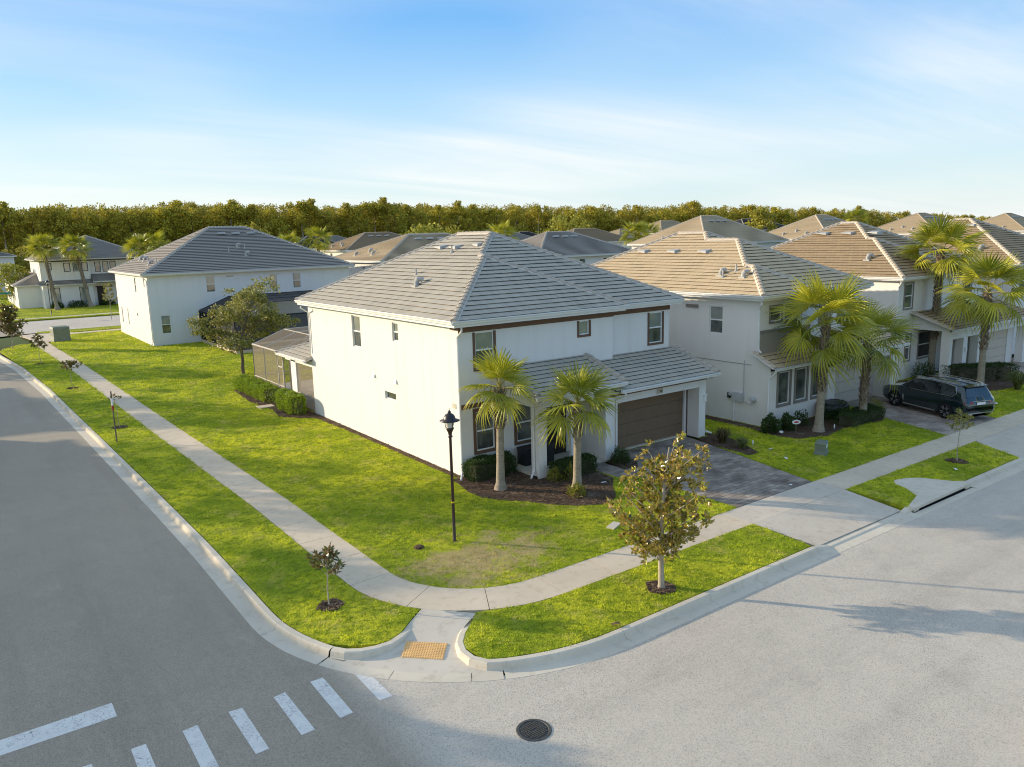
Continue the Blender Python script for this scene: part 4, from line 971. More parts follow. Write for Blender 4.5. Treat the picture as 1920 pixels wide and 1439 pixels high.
zr = lambda d: 6.42+.5*d
gutter(N1, [(15.1, 13.7), (15.1, -2.9)], 6.43); gutter(N1, [(15.0, -2.9), (20.1, -2.9)], 6.428); gutter(N1, [(20.2, -2.45), (25.3, -2.45)], 6.428); gutter(N1, [(15.35, -3.5), (20.5, -3.5)], 3.01); gutter(N1, [(20.5, -3.7), (27.2, -3.7)], 3.09)
for x, y, k in ((16.7, .95, 'gooseneck'), (16.6, -.55, 'gooseneck'), (16.5, .65, 'pipe'), (17.1, .3, 'pipe')): R.vent(x, y, zr(x-15.1), k, 1.05)
for y in (8.6, 6.2, 3.9): R.vent(18.9, y, zr(3.8), 'low', 1.1)
downspout(N1, 15.51, -2.38, 6.0, z0=3.75, foot=(.05, -.15), top=(-.25, -.3)); downspout(N1, 15.52, -3.05, 2.75, foot=(-.05, -.3), top=(.1, -.3))
# meters and pipes on its side wall: parts of the house
m = MB(); m.box(15.44, -1.62, 1.08, 15.57, -.95, 1.52); e_ = m.build('electric_box', BOXGREY, N1)
m = MB(); m.tube([(15.30, -2.25, 1.33), (15.57, -2.25, 1.33)], .13, 14); m.tube([(15.24, -2.25, 1.33), (15.30, -2.25, 1.33)], .09, 12); m.build('meter', BOXGREY, N1)
m = MB(); m.tube([(15.34, -.90, 1.42), (15.5, -.90, 1.42)], .09, 12); m.build('meter', BOXGREY, N1)
m = MB(); m.box(15.45, -.80, 1.18, 15.57, -.66, 1.45); m.build('grey_box', PLASTIC_BLACK, N1)
m = MB(); m.tube([(15.51, -1.05, .02), (15.51, -1.05, 1.1)], .04, 8); m.build('pipe', WHITE, N1)
m = MB(); m.tube([(15.54, -1.58, 1.5), (15.54, -1.58, 3.2)], .02, 6); m.tube([(15.53, -1.6, 1.12), (15.53, -2.0, 1.02), (15.53, -2.25, 1.2)], .018, 6); m.build('conduit', BOXGREY, N1)

# ---------------- the row further right: built from the same kind of parts
def row_house(label, x, y, w, d, roofmat, cap, ze=6.4, vols=None, cap_n=0, loc=None):
    T = thing('house', label, 'house', (x, y, 0)); wb = MB()
    return T, wb
N2 = thing('house', 'white house with brown tile roof and wide white pillared garage, behind the dark SUV', 'house', (30.9, -1.0, 0))
wb = MB()
wall_panel(wb, 0, 30.9, -1.0, 14, 0, 6.3, (), -1); wall_panel(wb, 1, -1.0, 30.9, 38.9, 0, 6.3, [(31.6, 32.55, 4.5, 6.0), (32.1, 32.65, 1.2, 2.8), (33.7, 35.6, 1.2, 2.85)], -1, .06)
wall_panel(wb, 1, -.6, 38.9, 43.0, 2.4, 6.3, [(40.2, 41.2, 4.4, 5.9)], -1, .06); wall_panel(wb, 0, 43.0, -.6, 14, 0, 6.3, (), 1); wall_panel(wb, 1, 14, 30.9, 43.0, 0, 6.3, (), 1); wall_panel(wb, 0, 38.9, -1.0, -.6, 2.4, 6.3, (), 1)
for a, b in ((32.95, 33.35), (34.75, 35.3), (36.75, 37.6), (43.6, 44.2)): wb.box(a, -3.25, 0, b, -2.75, 2.62, 0, .5)
wb.box(32.95, -3.25, 2.62, 44.2, -2.75, 3.12, 0, .5)
wb.add([(32.95, -3.25, 3.12), (32.95, -1.0, 3.12), (32.95, -1.0, 4.2), (32.95, -3.25, 3.25)], [[3, 2, 1, 0]], 0, .5)
wb.box(37.4, -2.75, 0, 37.6, -1.0, 3.0, 0, .5)
wb.build('wall', STUCCO, N2)
window(N2, 1, -1.0, 31.6, 32.55, 4.5, 6.0, -1, .03, trim=TRIM_TAUPE); window(N2, 1, -1.0, 32.1, 32.65, 1.2, 2.8, -1, .03, trim=TRIM_TAUPE); window(N2, 1, -1.0, 33.7, 35.6, 1.2, 2.85, -1, .03, trim=TRIM_TAUPE, glass=GLASS_DARK); window(N2, 1, -.6, 40.2, 41.2, 4.4, 5.9, -1, .03, trim=TRIM_TAUPE)
m = MB(); m.box(37.62, -2.5, 0, 42.6, -2.4, 2.5); gdo = m.build('garage_door', GARAGE_BEIGE, N2)
for i in range(4): pm = MB(); pm.box(37.65, -2.55, .03+i*.61, 42.57, -2.50, .62+i*.61); pm.build('panel', GARAGE_BEIGE, gdo)
m = MB(); m.box(42.6, -2.6, 0, 43.6, -2.2, 2.62); m.build('pillar', STUCCO2, N2)
m = MB(); m.box(34.95, -3.33, 1.7, 35.15, -3.25, 2.0); m.build('wall_light', WHITE, N2)
soffit(N2, 30.9, -1.0, 38.9, -.6, 6.25, .45); soffit(N2, 30.902, -.6, 43.0, 14, 6.26, .45)
R = Roof(N2, 6.45, .5, mat=TILE3, cap=CAPTILE)
stacked_hip(R, 30.42, [(39.4, -1.5), (43.8, -1.08)], 13.5)
R.plane((0, -1), 3.65, [(32.5, -3.65), (44.6, -3.65), (44.6, -1.02), (32.5, -1.02)], 3.30, .34)
R.hip((32.55, -3.65, 3.3), (32.55, -1.02, 4.2)); R.finish()
zr = lambda d: 6.45+.5*d
gutter(N2, [(30.42, 13.5), (30.42, -1.5)], 6.46); gutter(N2, [(30.3, -1.5), (39.4, -1.5)], 6.458); gutter(N2, [(39.5, -1.08), (43.8, -1.08)], 6.458); gutter(N2, [(32.4, -3.65), (44.7, -3.65)], 3.31)
R.vent(32.3, 1.9, zr(1.9), 'gooseneck', 1.2)
for y in (3.4, 5.3, 7.2): R.vent(35.6, y, zr(5.2), 'low', 1.3)
downspout(N2, 30.84, -1.0, 6.1, z0=.2, foot=(-.1, -.3), top=(-.3, -.3))
N3 = thing('house', 'white house with dark-sided brown hip roof, last in the street before the frame ends', 'house', (46.3, -1.3, 0))
wb = MB(); wall_panel(wb, 0, 46.3, -1.3, 14, 0, 6.5, (), -1); wall_panel(wb, 1, -1.3, 46.3, 58.5, 0, 6.5, [(47.2, 48.3, 4.6, 6.1)], -1, .06); wall_panel(wb, 0, 58.5, -1.3, 14, 0, 6.5, (), 1); wall_panel(wb, 1, 14, 46.3, 58.5, 0, 6.5, (), 1); wb.build('wall', STUCCO, N3)
window(N3, 1, -1.3, 47.2, 48.3, 4.6, 6.1, -1, .03, trim=TRIM_TAUPE); soffit(N3, 46.3, -1.3, 58.5, 14, 6.45, .45)
R = Roof(N3, 6.62, .5, mat=TILE3, cap=CAPTILE); stacked_hip(R, 45.8, [(58.95, -1.8)], 12.5); R.finish(); gutter(N3, [(45.8, 12.5), (45.8, -1.8)], 6.63); gutter(N3, [(45.7, -1.8), (58.95, -1.8)], 6.628)
R.vent(47.6, 1.8, 6.62+.5*1.8, 'gooseneck', 1.2)
for y in (4.2, 6.4): R.vent(51.3, y, 6.62+.5*5.5, 'low', 1.3)
# ---------------- houses of the rear row and across the back street
def hip_box(R, x0, x1, y0, y1, ze=None):
    ze = R.ze if ze is None else ze; s = R.sl; wx, wy = x1-x0, y1-y0; h = min(wx, wy)/2; zt = ze+s*h
    if wx >= wy: a, b = (x0+h, y0+h), (x1-h, y0+h)
    else: a, b = (x0+h, y0+h), (x0+h, y1-h)
    if wx >= wy:
        R.plane((0, -1), -y0, [(x0, y0), (x1, y0), b, a], ze); R.plane((0, 1), y1, [(x1, y1), (x0, y1), a, b], ze); R.plane((-1, 0), -x0, [(x0, y1), (x0, y0), a], ze); R.plane((1, 0), x1, [(x1, y0), (x1, y1), b], ze)
        ends = ((x0, y0, a), (x0, y1, a), (x1, y0, b), (x1, y1, b))
    else:
        R.plane((-1, 0), -x0, [(x0, y1), (x0, y0), a, b], ze); R.plane((1, 0), x1, [(x1, y0), (x1, y1), b, a], ze); R.plane((0, -1), -y0, [(x0, y0), (x1, y0), a], ze); R.plane((0, 1), y1, [(x1, y1), (x0, y1), b], ze)
        ends = ((x0, y0, a), (x1, y0, a), (x0, y1, b), (x1, y1, b))
    for x, y, p in ends: R.hip((x, y, ze), (*p, zt))
    if math.dist(a, b) > .3: R.hip((*a, zt), (*b, zt))
def block(wb, x0, x1, y0, y1, z0, z1, holes={}):
    wall_panel(wb, 1, y0, x0, x1, z0, z1, holes.get('f', ()), -1, .07); wall_panel(wb, 0, x0, y0, y1, z0, z1, holes.get('l', ()), -1, .07)
    wall_panel(wb, 1, y1, x0, x1, z0, z1, (), 1); wall_panel(wb, 0, x1, y0, y1, z0, z1, (), 1)
def gable_vents(H_, pts, R):
    for p in pts: R.vent(*p)

# the house at the end of the long lawn
L1 = thing('house', 'large white house with slate-grey hip roof at the end of the long lawn', 'house', (-.5, 54, 0))
fh = [(.37, 1.21, 1.12, 2.86), (4.81, 5.66, 4.81, 6.36), (6.73, 7.55, 6.12, 6.36), (11.07, 11.9, 4.75, 6.31), (13.56, 14.4, 4.72, 6.29)]
lh = [(59.5, 60.15, 4.9, 6.4), (55.3, 55.75, 5.5, 6.42), (68.4, 68.95, 1.22, 2.96), (65.1, 65.55, 1.22, 2.96)]
wb = MB(); block(wb, -.5, 19.9, 54, 70.6, 0, 6.72, {'f': fh, 'l': lh}); wb.build('wall', STUCCO, L1)
for i, q in enumerate(fh): window(L1, 1, 54, *q, -1, .06, sashes=1 if i == 2 else 2, glass=(GLASS, GLASS_BLIND))
for q in lh: window(L1, 0, -.5, *q, -1, .06)
m = MB(); m.hexa([(-.62, 60.1, 2.55), (-.5, 60.1, 2.55), (-.5, 60.4, 2.55), (-.62, 60.4, 2.55), (-.52, 60.15, 2.85), (-.5, 60.15, 2.85), (-.5, 60.35, 2.85), (-.52, 60.35, 2.85)]); m.build('wall_vent', VENT, L1)
m = MB(); m.box(-.52, 53.98, 3.30, 19.9, 54, 3.33); m.box(-.52, 54.0, 3.30, -.5, 70.5, 3.33); m.build('stucco_joint', STUCCO2, L1)
soffit(L1, -.5, 54, 19.9, 70.6, 6.62, .45)
R = Roof(L1, 6.80, .5, mat=TILE4, cap=CAPTILE1, full=False, th=.06); hip_box(R, -1.0, 20.4, 53.5, 71.1); R.finish(ncap=0)
zr = lambda d: 6.80+.5*d
for x in (8.6, 10.1, 11.7): R.vent(x, 60.9, zr(7.4), 'low', 1.5)
for x, y, k in ((9.3, 57.9, 'gooseneck'), (8.2, 57.2, 'pipe'), (10.0, 57.7, 'pipe'), (9.6, 56.2, 'gooseneck')): R.vent(x, y, zr(y-53.5), k, 1.4)
for x, y, k in ((1.2, 62.8, 'gooseneck'), (1.3, 65.2, 'gooseneck'), (1.0, 60.0, 'pipe'), (.6, 57.6, 'gooseneck'), (.9, 55.9, 'pipe')): R.vent(x, y, zr(min(x+1.0, y-53.5)), k, 1.3)
gutter(L1, [(-1.0, 71.1), (-1.0, 53.5)], 6.82); gutter(L1, [(-1.12, 53.5), (20.4, 53.5)], 6.82)
downspout(L1, -.55, 54.1, 6.5, z0=.2, foot=(-.3, -.3), top=(-.35, -.45)); downspout(L1, 20.0, 53.9, 6.5, z0=.2, foot=(.1, -.3), top=(.3, -.3))
T2, beam = cage('dark screen pool cage on the rear of the slate-roofed house, behind the oak', 3.9, 17.0, 54.0, 42.7, 3.1, 4.3, 3.0, ALU_DARK, SCREEN_D, (50.5, 47.0), (8.2, 12.6), rail=1.0)
m = MB(); m.box(3.85, 42.6, 0, 17, 53.9, .28); m.build('slab', CONC, T2)
m = MB(); m.box(3.93, 48.0, .28, 4.0, 53.95, 3.0); m.build('privacy_panel', SCREEN_D, T2)

# across the back street, far left
FL = thing('house', 'white house with black-trimmed windows behind two tall palms, across the back street', 'house', (-3.5, 118, 0))
wb = MB()
f1 = [(-2.45, -1.98, 6.1, 7.0), (-.1, .62, 5.75, 6.95), (1.2, 1.9, 5.75, 6.95), (2.45, 3.15, 5.75, 6.95)]; f2 = [(4.42, 5.08, 5.5, 6.95), (5.55, 6.25, 5.5, 6.95), (6.65, 7.35, 5.5, 6.95)]
wall_panel(wb, 1, 118, -3.5, 3.5, 3.6, 7.6, f1, -1, .06); wall_panel(wb, 1, 118.6, 3.5, 12.5, 3.6, 7.6, f2, -1, .06); wall_panel(wb, 0, -3.5, 118, 134, 0, 7.6, [(119.5, 120.0, 4.3, 6.6)], -1); wall_panel(wb, 0, 12.5, 118.6, 134, 0, 7.6, (), 1); wall_panel(wb, 1, 134, -3.5, 12.5, 0, 7.6, (), 1)
g1 = [(-2.42, -1.28, .8, 3.1), (1.66, 2.75, .8, 3.06)]
wall_panel(wb, 1, 117.4, -3.5, 3.6, 0, 3.65, g1, -1, .06); wall_panel(wb, 0, -3.5, 117.4, 118, 0, 3.65, (), -1); wall_panel(wb, 1, 118.6, 3.6, 12.5, 0, 3.65, (), -1); wall_panel(wb, 0, 3.6, 117.4, 118.6, 0, 3.65, (), 1)
block(wb, -6.7, -3.5, 121.5, 150, 0, 3.6); wb.build('wall', STUCCO, FL)
for q in f1: window(FL, 1, 118, *q, -1, .03, sashes=1, trim=TRIM_BLACK, glass=GLASS_BLIND)
for q in f2: window(FL, 1, 118.6, *q, -1, .03, sashes=1, trim=TRIM_BLACK)
for q in g1: window(FL, 1, 117.4, *q, -1, .03, sashes=1, trim=TRIM_BLACK, glass=GLASS_BLIND)
m = MB(); m.box(4.25, 118.5, 0, 5.4, 118.6, 2.9); m.build('front_door', DOOR_DARK, FL); m = MB(); m.box(4.1, 118.45, 2.9, 6.6, 118.6, 3.1); m.build('lintel', TRIM_BLACK, FL)
m = MB(); m.box(-3.53, 117.95, 7.25, 3.5, 118, 7.45); m.box(3.5, 118.55, 7.25, 12.5, 118.6, 7.45); m.build('eave_band', TRIM_BLACK, FL)
R = Roof(FL, 7.6, .44, mat=TILE4, cap=CAPTILE1, full=False, th=.06); hip_box(R, -4.1, 13.1, 117.5, 134.5)
R.plane((0, -1), -116.9, [(-4.0, 116.9), (3.9, 116.9), (3.9, 118), (-4.0, 118)], 3.65, .6); R.plane((0, -1), -116.3, [(3.5, 116.3), (12.8, 116.3), (12.8, 118.6), (3.5, 118.6)], 3.95, .5)
R.plane((-1, 0), 7.1, [(-7.1, 150.4), (-7.1, 121.1), (-3.5, 124.7), (-3.5, 146.8)], 3.62, .5); R.plane((0, -1), -121.1, [(-7.1, 121.1), (-3.5, 121.1), (-3.5, 124.7)], 3.62, .5); R.hip((-7.1, 121.1, 3.62), (-3.5, 124.7, 5.42)); R.finish()
gutter(FL, [(-4.1, 134.5), (-4.1, 117.5)], 7.62); gutter(FL, [(-4.2, 117.5), (13.1, 117.5)], 7.62); gutter(FL, [(-4.0, 116.9), (3.9, 116.9)], 3.67); gutter(FL, [(3.5, 116.3), (12.8, 116.3)], 3.97); gutter(FL, [(-7.1, 150), (-7.1, 121.1), (-3.5, 121.1)], 3.64)

FAR = [ # label, x0,x1,y0,y1 (eaves), eave z, slope, tile, wall windows
 ('pale house with tan hip roof just behind the corner house, left of its ridge', 22.6, 43.2, 51.5, 66.8, 7.15, .37, TILE2),
 ('house with shaded grey hip roof seen between the corner house and its neighbour', 44.1, 61.9, 51.5, 65.1, 6.85, .44, TILE4),
 ('house with broad sandy hip roof rising directly above the neighbour house', 76.1, 96.5, 52.0, 68.6, 7.64, .51, TILE2),
 ('house with pale hip roof behind the brown-roofed house, before the tree line', 107.9, 128, 52, 68.6, 7.7, .5, TILE2),
 ('house with pale peaked roof standing far behind the right-hand palms', 145, 165, 52, 68.6, 7.9, .5, TILE2),
 ('farthest pale roof along the rear row, near the frame edge', 187, 207, 52, 68.6, 7.7, .5, TILE2),
 ('house with long brownish hip roof beyond the tan-roofed one, mid distance', 40.7, 60.2, 101, 115.4, 7.75, .41, TILE3),
 ('house with grey roof peeping over the ridge of the corner house', 71, 89, 103, 118, 7.7, .40, TILE4),
 ('house with dark brown hip roof behind the shaded grey roof', 93, 113.5, 103, 117.5, 7.7, .41, TILE3),
 ('small far roof beside the clump of palms', 108, 121.5, 104, 116, 8.0, .4, TILE2),
 ('pale far house roof just left of the sandy broad roof', 121.8, 140, 104, 118, 9.3, .42, TILE2),
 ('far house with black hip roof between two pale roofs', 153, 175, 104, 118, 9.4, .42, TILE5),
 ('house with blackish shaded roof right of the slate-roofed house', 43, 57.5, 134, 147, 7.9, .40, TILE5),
 ('tiny far roof next to the blackish roof', 56, 71, 154, 166, 8.2, .4, TILE4),
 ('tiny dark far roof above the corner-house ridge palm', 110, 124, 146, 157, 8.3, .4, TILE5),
 ('house with grey roof across the back street, right of the black-trimmed house', 15.5, 33, 117.5, 132, 7.6, .44, TILE4),
 ('white house at the far left margin with bluish roof by the woods', -26, -2.9, 170, 186, 8.0, .3, TILE4)]
for k, (lab, x0, x1, y0, y1, ze, s, tl) in enumerate(FAR):
    T = thing('house', lab, 'house', (x0+.5, y0+.5, 0), group='houses of the rows behind')
    wb = MB(); hs_ = {'f': [(x0+3+i*4.2, x0+4+i*4.2, ze-1.9, ze-.5) for i in range(3)], 'l': [(y0+3, y0+3.5, ze-1.0, ze-.6), (y0+7, y0+7.9, ze-1.8, ze-.5)] if k else [(y0+5.2, y0+6.0, ze-.95, ze-.68)]}
    block(wb, x0+.5, x1-.5, y0+.5, y1-.5, 0, ze-.05, hs_); wb.build('wall', STUCCO2, T)
    for q in hs_['f']: window(T, 1, y0+.5, *q, -1, .06)
    for q in hs_['l']: window(T, 0, x0+.5, *q, -1, .06, sashes=1)
    R = Roof(T, ze, s, mat=tl, cap=CAPTILE if tl in (TILE2, TILE3) else CAPTILE1, full=False, th=.06, mortar=k < 4); hip_box(R, x0, x1, y0, y1); R.finish()
    gutter(T, [(x0, y1), (x0, y0)], ze+.02, h=.22); gutter(T, [(x0-.1, y0), (x1, y0)], ze+.02, h=.22)
    h = min(x1-x0, y1-y0)/2
    if k < 8:
        for j in range(3): R.vent(x0+h+.3+j*1.6, y0+h*.8, ze+s*h*.8, 'low', 1.6)
        for dx_, yy in ((1.6, .35), (2.4, .5), (1.4, .62)): R.vent(x0+dx_, y0+(y1-y0)*yy, ze+s*dx_, 'gooseneck', 1.3)

# houses on the other side of the side street: they stand outside the frame on the left and shade the street
for lab, x0, y0, w, d, ze in (('white house across the side street nearest the junction, facing the crossing', -41.5, 11, 13, 14, 6.3), ('white house across the side street, second from the junction', -43, 28.5, 13, 13, 6.5), ('white house across the side street, third from the junction', -44, 47, 13, 14, 6.4), ('white house across the side street, last before the bend', -47, 66, 13, 13, 6.4)):
    T = thing('house', lab, 'house', (x0, y0, 0), group='houses across the side street'); wb = MB()
    block(wb, x0+.5, x0+w-.5, y0+.5, y0+d-.5, 0, ze); wb.build('wall', STUCCO2, T)
    R = Roof(T, ze+.1, .45, mat=TILE2, cap=CAPTILE, full=False); hip_box(R, x0, x0+w, y0, y0+d); R.finish()
    m = MB(); m.box(x0+w-.5, y0+2, 0, x0+w-.42, y0+6.5, 2.3); m.build('garage_door', GARAGE_BEIGE, T)
# ------------------------------------------------------------------ vegetation
def unit(a): return a/np.maximum(1e-9, np.linalg.norm(a, axis=1, keepdims=True))
def rand_dirs(n, rng=NR): return unit(rng.normal(size=(n, 3)))
def leaf_batch(mb, C, D, L, Wd, m=0, bend=.15, rnd=None):
    n = len(C); L = np.broadcast_to(np.asarray(L, float), n)[:, None]; Wd = np.broadcast_to(np.asarray(Wd, float), n)[:, None]
    S = unit(np.cross(D, rand_dirs(n))); N = np.cross(S, D)
    V = np.stack([C, C+D*L*.5+S*Wd+N*L*bend, C+D*L, C+D*L*.5-S*Wd+N*L*bend], 1).reshape(-1, 3)
    mb.add(V, np.arange(4*n).reshape(-1, 4), m, NR.random(n) if rnd is None else rnd)
def limb(mb, a, b, r0, r1, n=7, wob=.06, m=0, seg=5):
    a, b = Vector(a), Vector(b); L = (b-a).length; pts = [a.lerp(b, i/seg)+Vector((RNG.gauss(0, 1), RNG.gauss(0, 1), 0))*wob*L*(0 if i in (0, seg) else .4) for i in range(seg+1)]
    mb.tube(pts, [r0+(r1-r0)*i/seg for i in range(seg+1)], n, m)

# ---- fan palms
def frond_mesh(name, P, B, droop, seed, mats, n=20, spread=112, wid=1.0):
    rg = random.Random(seed); mb = MB()
    # petiole, gently arched
    pts = [Vector((P*t, 0, -.10*P*t*t)) for t in (0, .25, .5, .75, 1)]
    mb.tube(pts, [.026, .022, .018, .014, .012], 5, 1, .4)
    hub = pts[-1]; down = Vector((1, 0, -.20)).normalized()
    ang = -.12
    for i in range(n):
        th = math.radians(-spread+2*spread*(i+.5)/n+rg.uniform(-1.5, 1.5)); L = B*(1-.30*(abs(th)/math.radians(spread))**2)*rg.uniform(.92, 1.05)
        dth = math.radians(2*spread/n)*.5; r = rg.random(); dr = droop*rg.uniform(.7, 1.35); tw = rg.uniform(-.25, .25)
        def pt(rad, a, lift=0):
            x = rad*math.cos(a); y = rad*math.sin(a); z = ang*x-dr*(rad/B)**3.0*B*1.2-.18*abs(y)*(rad/B)+lift
            return hub+Vector((x, y, z))
        st = [.02, .30, .52, .72, .88, 1.0]; hw = [.9, 1.0, .80, .46, .26, .02]
        V = []
        for s_, w_ in zip(st, hw):
            rad = L*s_; half = min(dth*rad, dth*L*.56)*w_*wid
            a0 = half/max(.02, rad); fold = half*.8*(1 if i % 2 else 1)
            sh = tw*max(0, s_-.6)
            V += [pt(rad, th-a0+sh), pt(rad, th+sh, fold), pt(rad, th+a0+sh)]
        F = [q for k in range(len(st)-1) for q in ([k*3, k*3+1, k*3+4, k*3+3], [k*3+1, k*3+2, k*3+5, k*3+4])]
        mb.add(V, F, 0, r)
    return mb.mesh(name, mats)
FR_S = [frond_mesh('frond', .72, 1.02, d, i, [FROND, PETIOLE]) for i, d in enumerate((.04, .12, .22, .38))]
FR_S += [frond_mesh('frond', .55, .95, .05, 11, [FROND, PETIOLE], spread=60, wid=1.3)]
FR_B = [frond_mesh('frond', 1.35, 1.50, d, 20+i, [FROND, PETIOLE], n=24) for i, d in enumerate((.05, .14, .26, .48))]
FR_B += [frond_mesh('frond', 1.0, 1.4, .05, 31, [FROND, PETIOLE], spread=60, wid=1.3)]
FR_Y = [frond_mesh('frond', 1.1, 1.2, .8, 41+i, [FROND_Y, PETIOLE], n=20) for i in range(2)]
def palm(label, x, y, h, lean=(0, 0), size='S', n=30, r0=.15, boots=(.55, 1.0), group=None, flare=1.9, seed=0, yellow=0, sc=1., shag=1.0, name='palm_tree'):
    rg = random.Random(1000+seed); T = thing(name, label, 'palm tree', (x, y, 0), group)
    mb = MB(); k = 14; pts = []; rad = []
    for i in range(k+1):
        t = i/k; pts.append((x+lean[0]*t, y+lean[1]*t, .02+h*t)); f = r0*(1-.18*t)
        f *= 1+(flare-1)*math.exp(-t*h/.16)*.55+(.22*math.exp(-t*h/.5)); rad.append(f*(1+rg.uniform(-.03, .03)))
    mb.tube(pts, rad, 14, 0, .5); tr = mb.build('trunk', BARK_P, T, smooth=True)
    # leaf-base stubs up the top of the stem
    bm_ = MB(); nb = int(90*(boots[1]-boots[0])*h/1.6*shag)
    for i in range(nb):
        t = boots[0]+(boots[1]-boots[0])*i/nb; a = i*2.4+rg.uniform(-.25, .25); z = .02+h*t; cx = x+lean[0]*t; cy = y+lean[1]*t; r = r0*.86
        ln = rg.uniform(.10, .22)*(1+.3*(sc-1)); wd = rg.uniform(.035, .06); u = Vector((math.cos(a), math.sin(a), 0)); s_ = Vector((-u.y, u.x, 0)); b = Vector((cx, cy, z)); o = rg.uniform(.35, .75)
        p0 = b+u*r-s_*wd; p1 = b+u*r+s_*wd; p2 = b+u*(r+ln*o)+s_*wd*.6+Vector((0, 0, ln)); p3 = b+u*(r+ln*o)-s_*wd*.6+Vector((0, 0, ln))
        th = u*.025
        bm_.hexa([p0-th, p1-th, p1+th*.4, p0+th*.4, p3-th*.5, p2-th*.5, p2+th*.3, p3+th*.3], 0, rg.random())
    if bm_.n: bm_.build('leaf_bases', BOOT, T, kind='stuff')
    F = FR_S if size == 'S' else FR_B; top = Vector((lean[0], lean[1], h-.02))
    for i in range(n):
        t = (i+.5)/n; az = i*2.39996+rg.uniform(-.22, .22); el = math.radians(84-122*t**1.1+rg.uniform(-7, 7))
        if t < .12: me = F[4]
        else: me = F[min(3, max(0, int((t-.05)*4.4)))]
        if yellow and t > 1-yellow: me = FR_Y[i % 2]
        s_ = sc*rg.uniform(.86, 1.08)*(1 if t > .15 else .85)
        M4 = Matrix.Translation(top+Vector((0, 0, .22*(1-t)))) @ Matrix.Rotation(az, 4, 'Z') @ Matrix.Rotation(-el, 4, 'Y') @ Matrix.Rotation(rg.uniform(-.75, .75), 4, 'X') @ Matrix.Scale(s_, 4)
        inst('frond', me, T, mtx=M4)
    return T
palm('young fan palm nearer the lamp post, in the mulch bed of the corner house', .28, -2.20, 3.85, (.12, .05), 'S', 18, .155, (.60, 1.0), seed=1, name='palm_tree', shag=1.2)
palm('young fan palm nearer the driveway, in the mulch bed of the corner house', 2.38, -4.22, 3.25, (.08, .02), 'S', 20, .155, (.62, 1.0), seed=2, shag=.5)
palm('tall fan palm with brown shaggy neck before the paired taupe windows', 16.77, -5.0, 5.0, (.35, .1), 'B', 27, .19, (.36, 1.0), seed=3, sc=1.0, flare=1.7)
palm('lower fan palm with rough bark above the round clipped hedge', 20.2, -5.2, 3.9, (.25, .1), 'B', 25, .18, (.18, 1.0), seed=4, sc=.86)
palm('tallest fan palm of the street, left of the pair beside the dark SUV', 34.0, -1.74, 7.7, (.45, .1), 'B', 28, .21, (.30, 1.0), seed=5, sc=.95)
palm('fan palm with peeling brown trunk, right of the pair beside the dark SUV', 32.4, -5.4, 5.5, (.45, .2), 'B', 26, .19, (.40, 1.0), seed=6, sc=.95)
palm('tall far palm before the black-trimmed house, left of its two', -2.26, 113.2, 9.4, (-.9, 0), 'B', 36, .24, (.2, 1.0), seed=7, yellow=.18, flare=2.4)
palm('tall far palm before the black-trimmed house, right of its two', 2.7, 115.6, 9.2, (-1.3, 0), 'B', 36, .26, (.3, 1.0), seed=8, yellow=.12, flare=2.4)
for i, (x, y, h, lab) in enumerate(((10.3, 112, 8.9, 'bushy palm beside the slate roof, left of that pair'), (12.4, 112.6, 9.2, 'bushy palm beside the slate roof, right of that pair'), (94.1, 85, 9.0, 'left palm of the clump behind the grey mid roofs'), (98.5, 86, 8.8, 'right palm of the clump behind the grey mid roofs'), (64.3, 88, 9.2, 'small palm crown just over the right hip of the corner house'), (170, 84, 11.2, 'lone far palm between two pale roofs on the right'), (37.4, 105, 9.6, 'far palm behind the right slope of the slate roof'), (33.0, 108, 8.6, 'leaning far palm touching the right slope of the slate roof'))):
    palm(lab, x, y, h, (0, 0), 'B', 30, .2, (.4, 1.0), seed=20+i, sc=1.05 if x < 60 else 1.25, group='palms of the back street')
for i, (x, y, h) in enumerate(((-24.5, 30.5, 5.0), (-25.5, 48, 5.5), (-23.8, 14, 4.6), (-25, 66, 5.2))):
    palm('street palm across the side street, %s' % ('before the gap after the first house', 'before the third house', 'beside the first house', 'before the last house')[i], x, y, h, (0, 0), 'B', 26, .19, (.4, 1.0), seed=40+i, sc=.9, group='palms across the side street')

# ---- magnolia on the verge
def rosettes(mb, C, D, n, L, W, m=0, up=.35):
    C = np.repeat(C, n, 0); D0 = np.repeat(D, n, 0); k = len(C)
    D = unit(D0*NR.uniform(.25, .9, (k, 1))+rand_dirs(k)*.8+np.array([0, 0, up*.4])); leaf_batch(mb, C+D*.01+rand_dirs(k)*L*.25, D, L*NR.uniform(.7, 1.15, k), W*NR.uniform(.8, 1.2, k), m, .10)
T = thing('magnolia_tree', 'bronze-leaved magnolia with pale trunk on the verge beside the driveway apron', 'tree', (-1.18, -11.84, 0))
tb = MB(); B0 = Vector((-1.18, -11.84, 0.0)); Rt = Vector((math.cos(YAW), -math.sin(YAW), 0)); Fd = Vector((math.sin(YAW), math.cos(YAW), 0))
tb.tube([B0, B0+Vector((0, 0, .10)), B0+Vector((.01, .02, .5)), B0+Vector((-.03, 0, .95)), B0+Vector((.02, .03, 1.5)), B0+Vector((.03, .02, 2.3)), B0+Vector((.15, .05, 3.2)), B0+Vector((.3, .05, 3.9))], [.13, .088, .078, .075, .066, .050, .032, .012], 10, 0, .5)
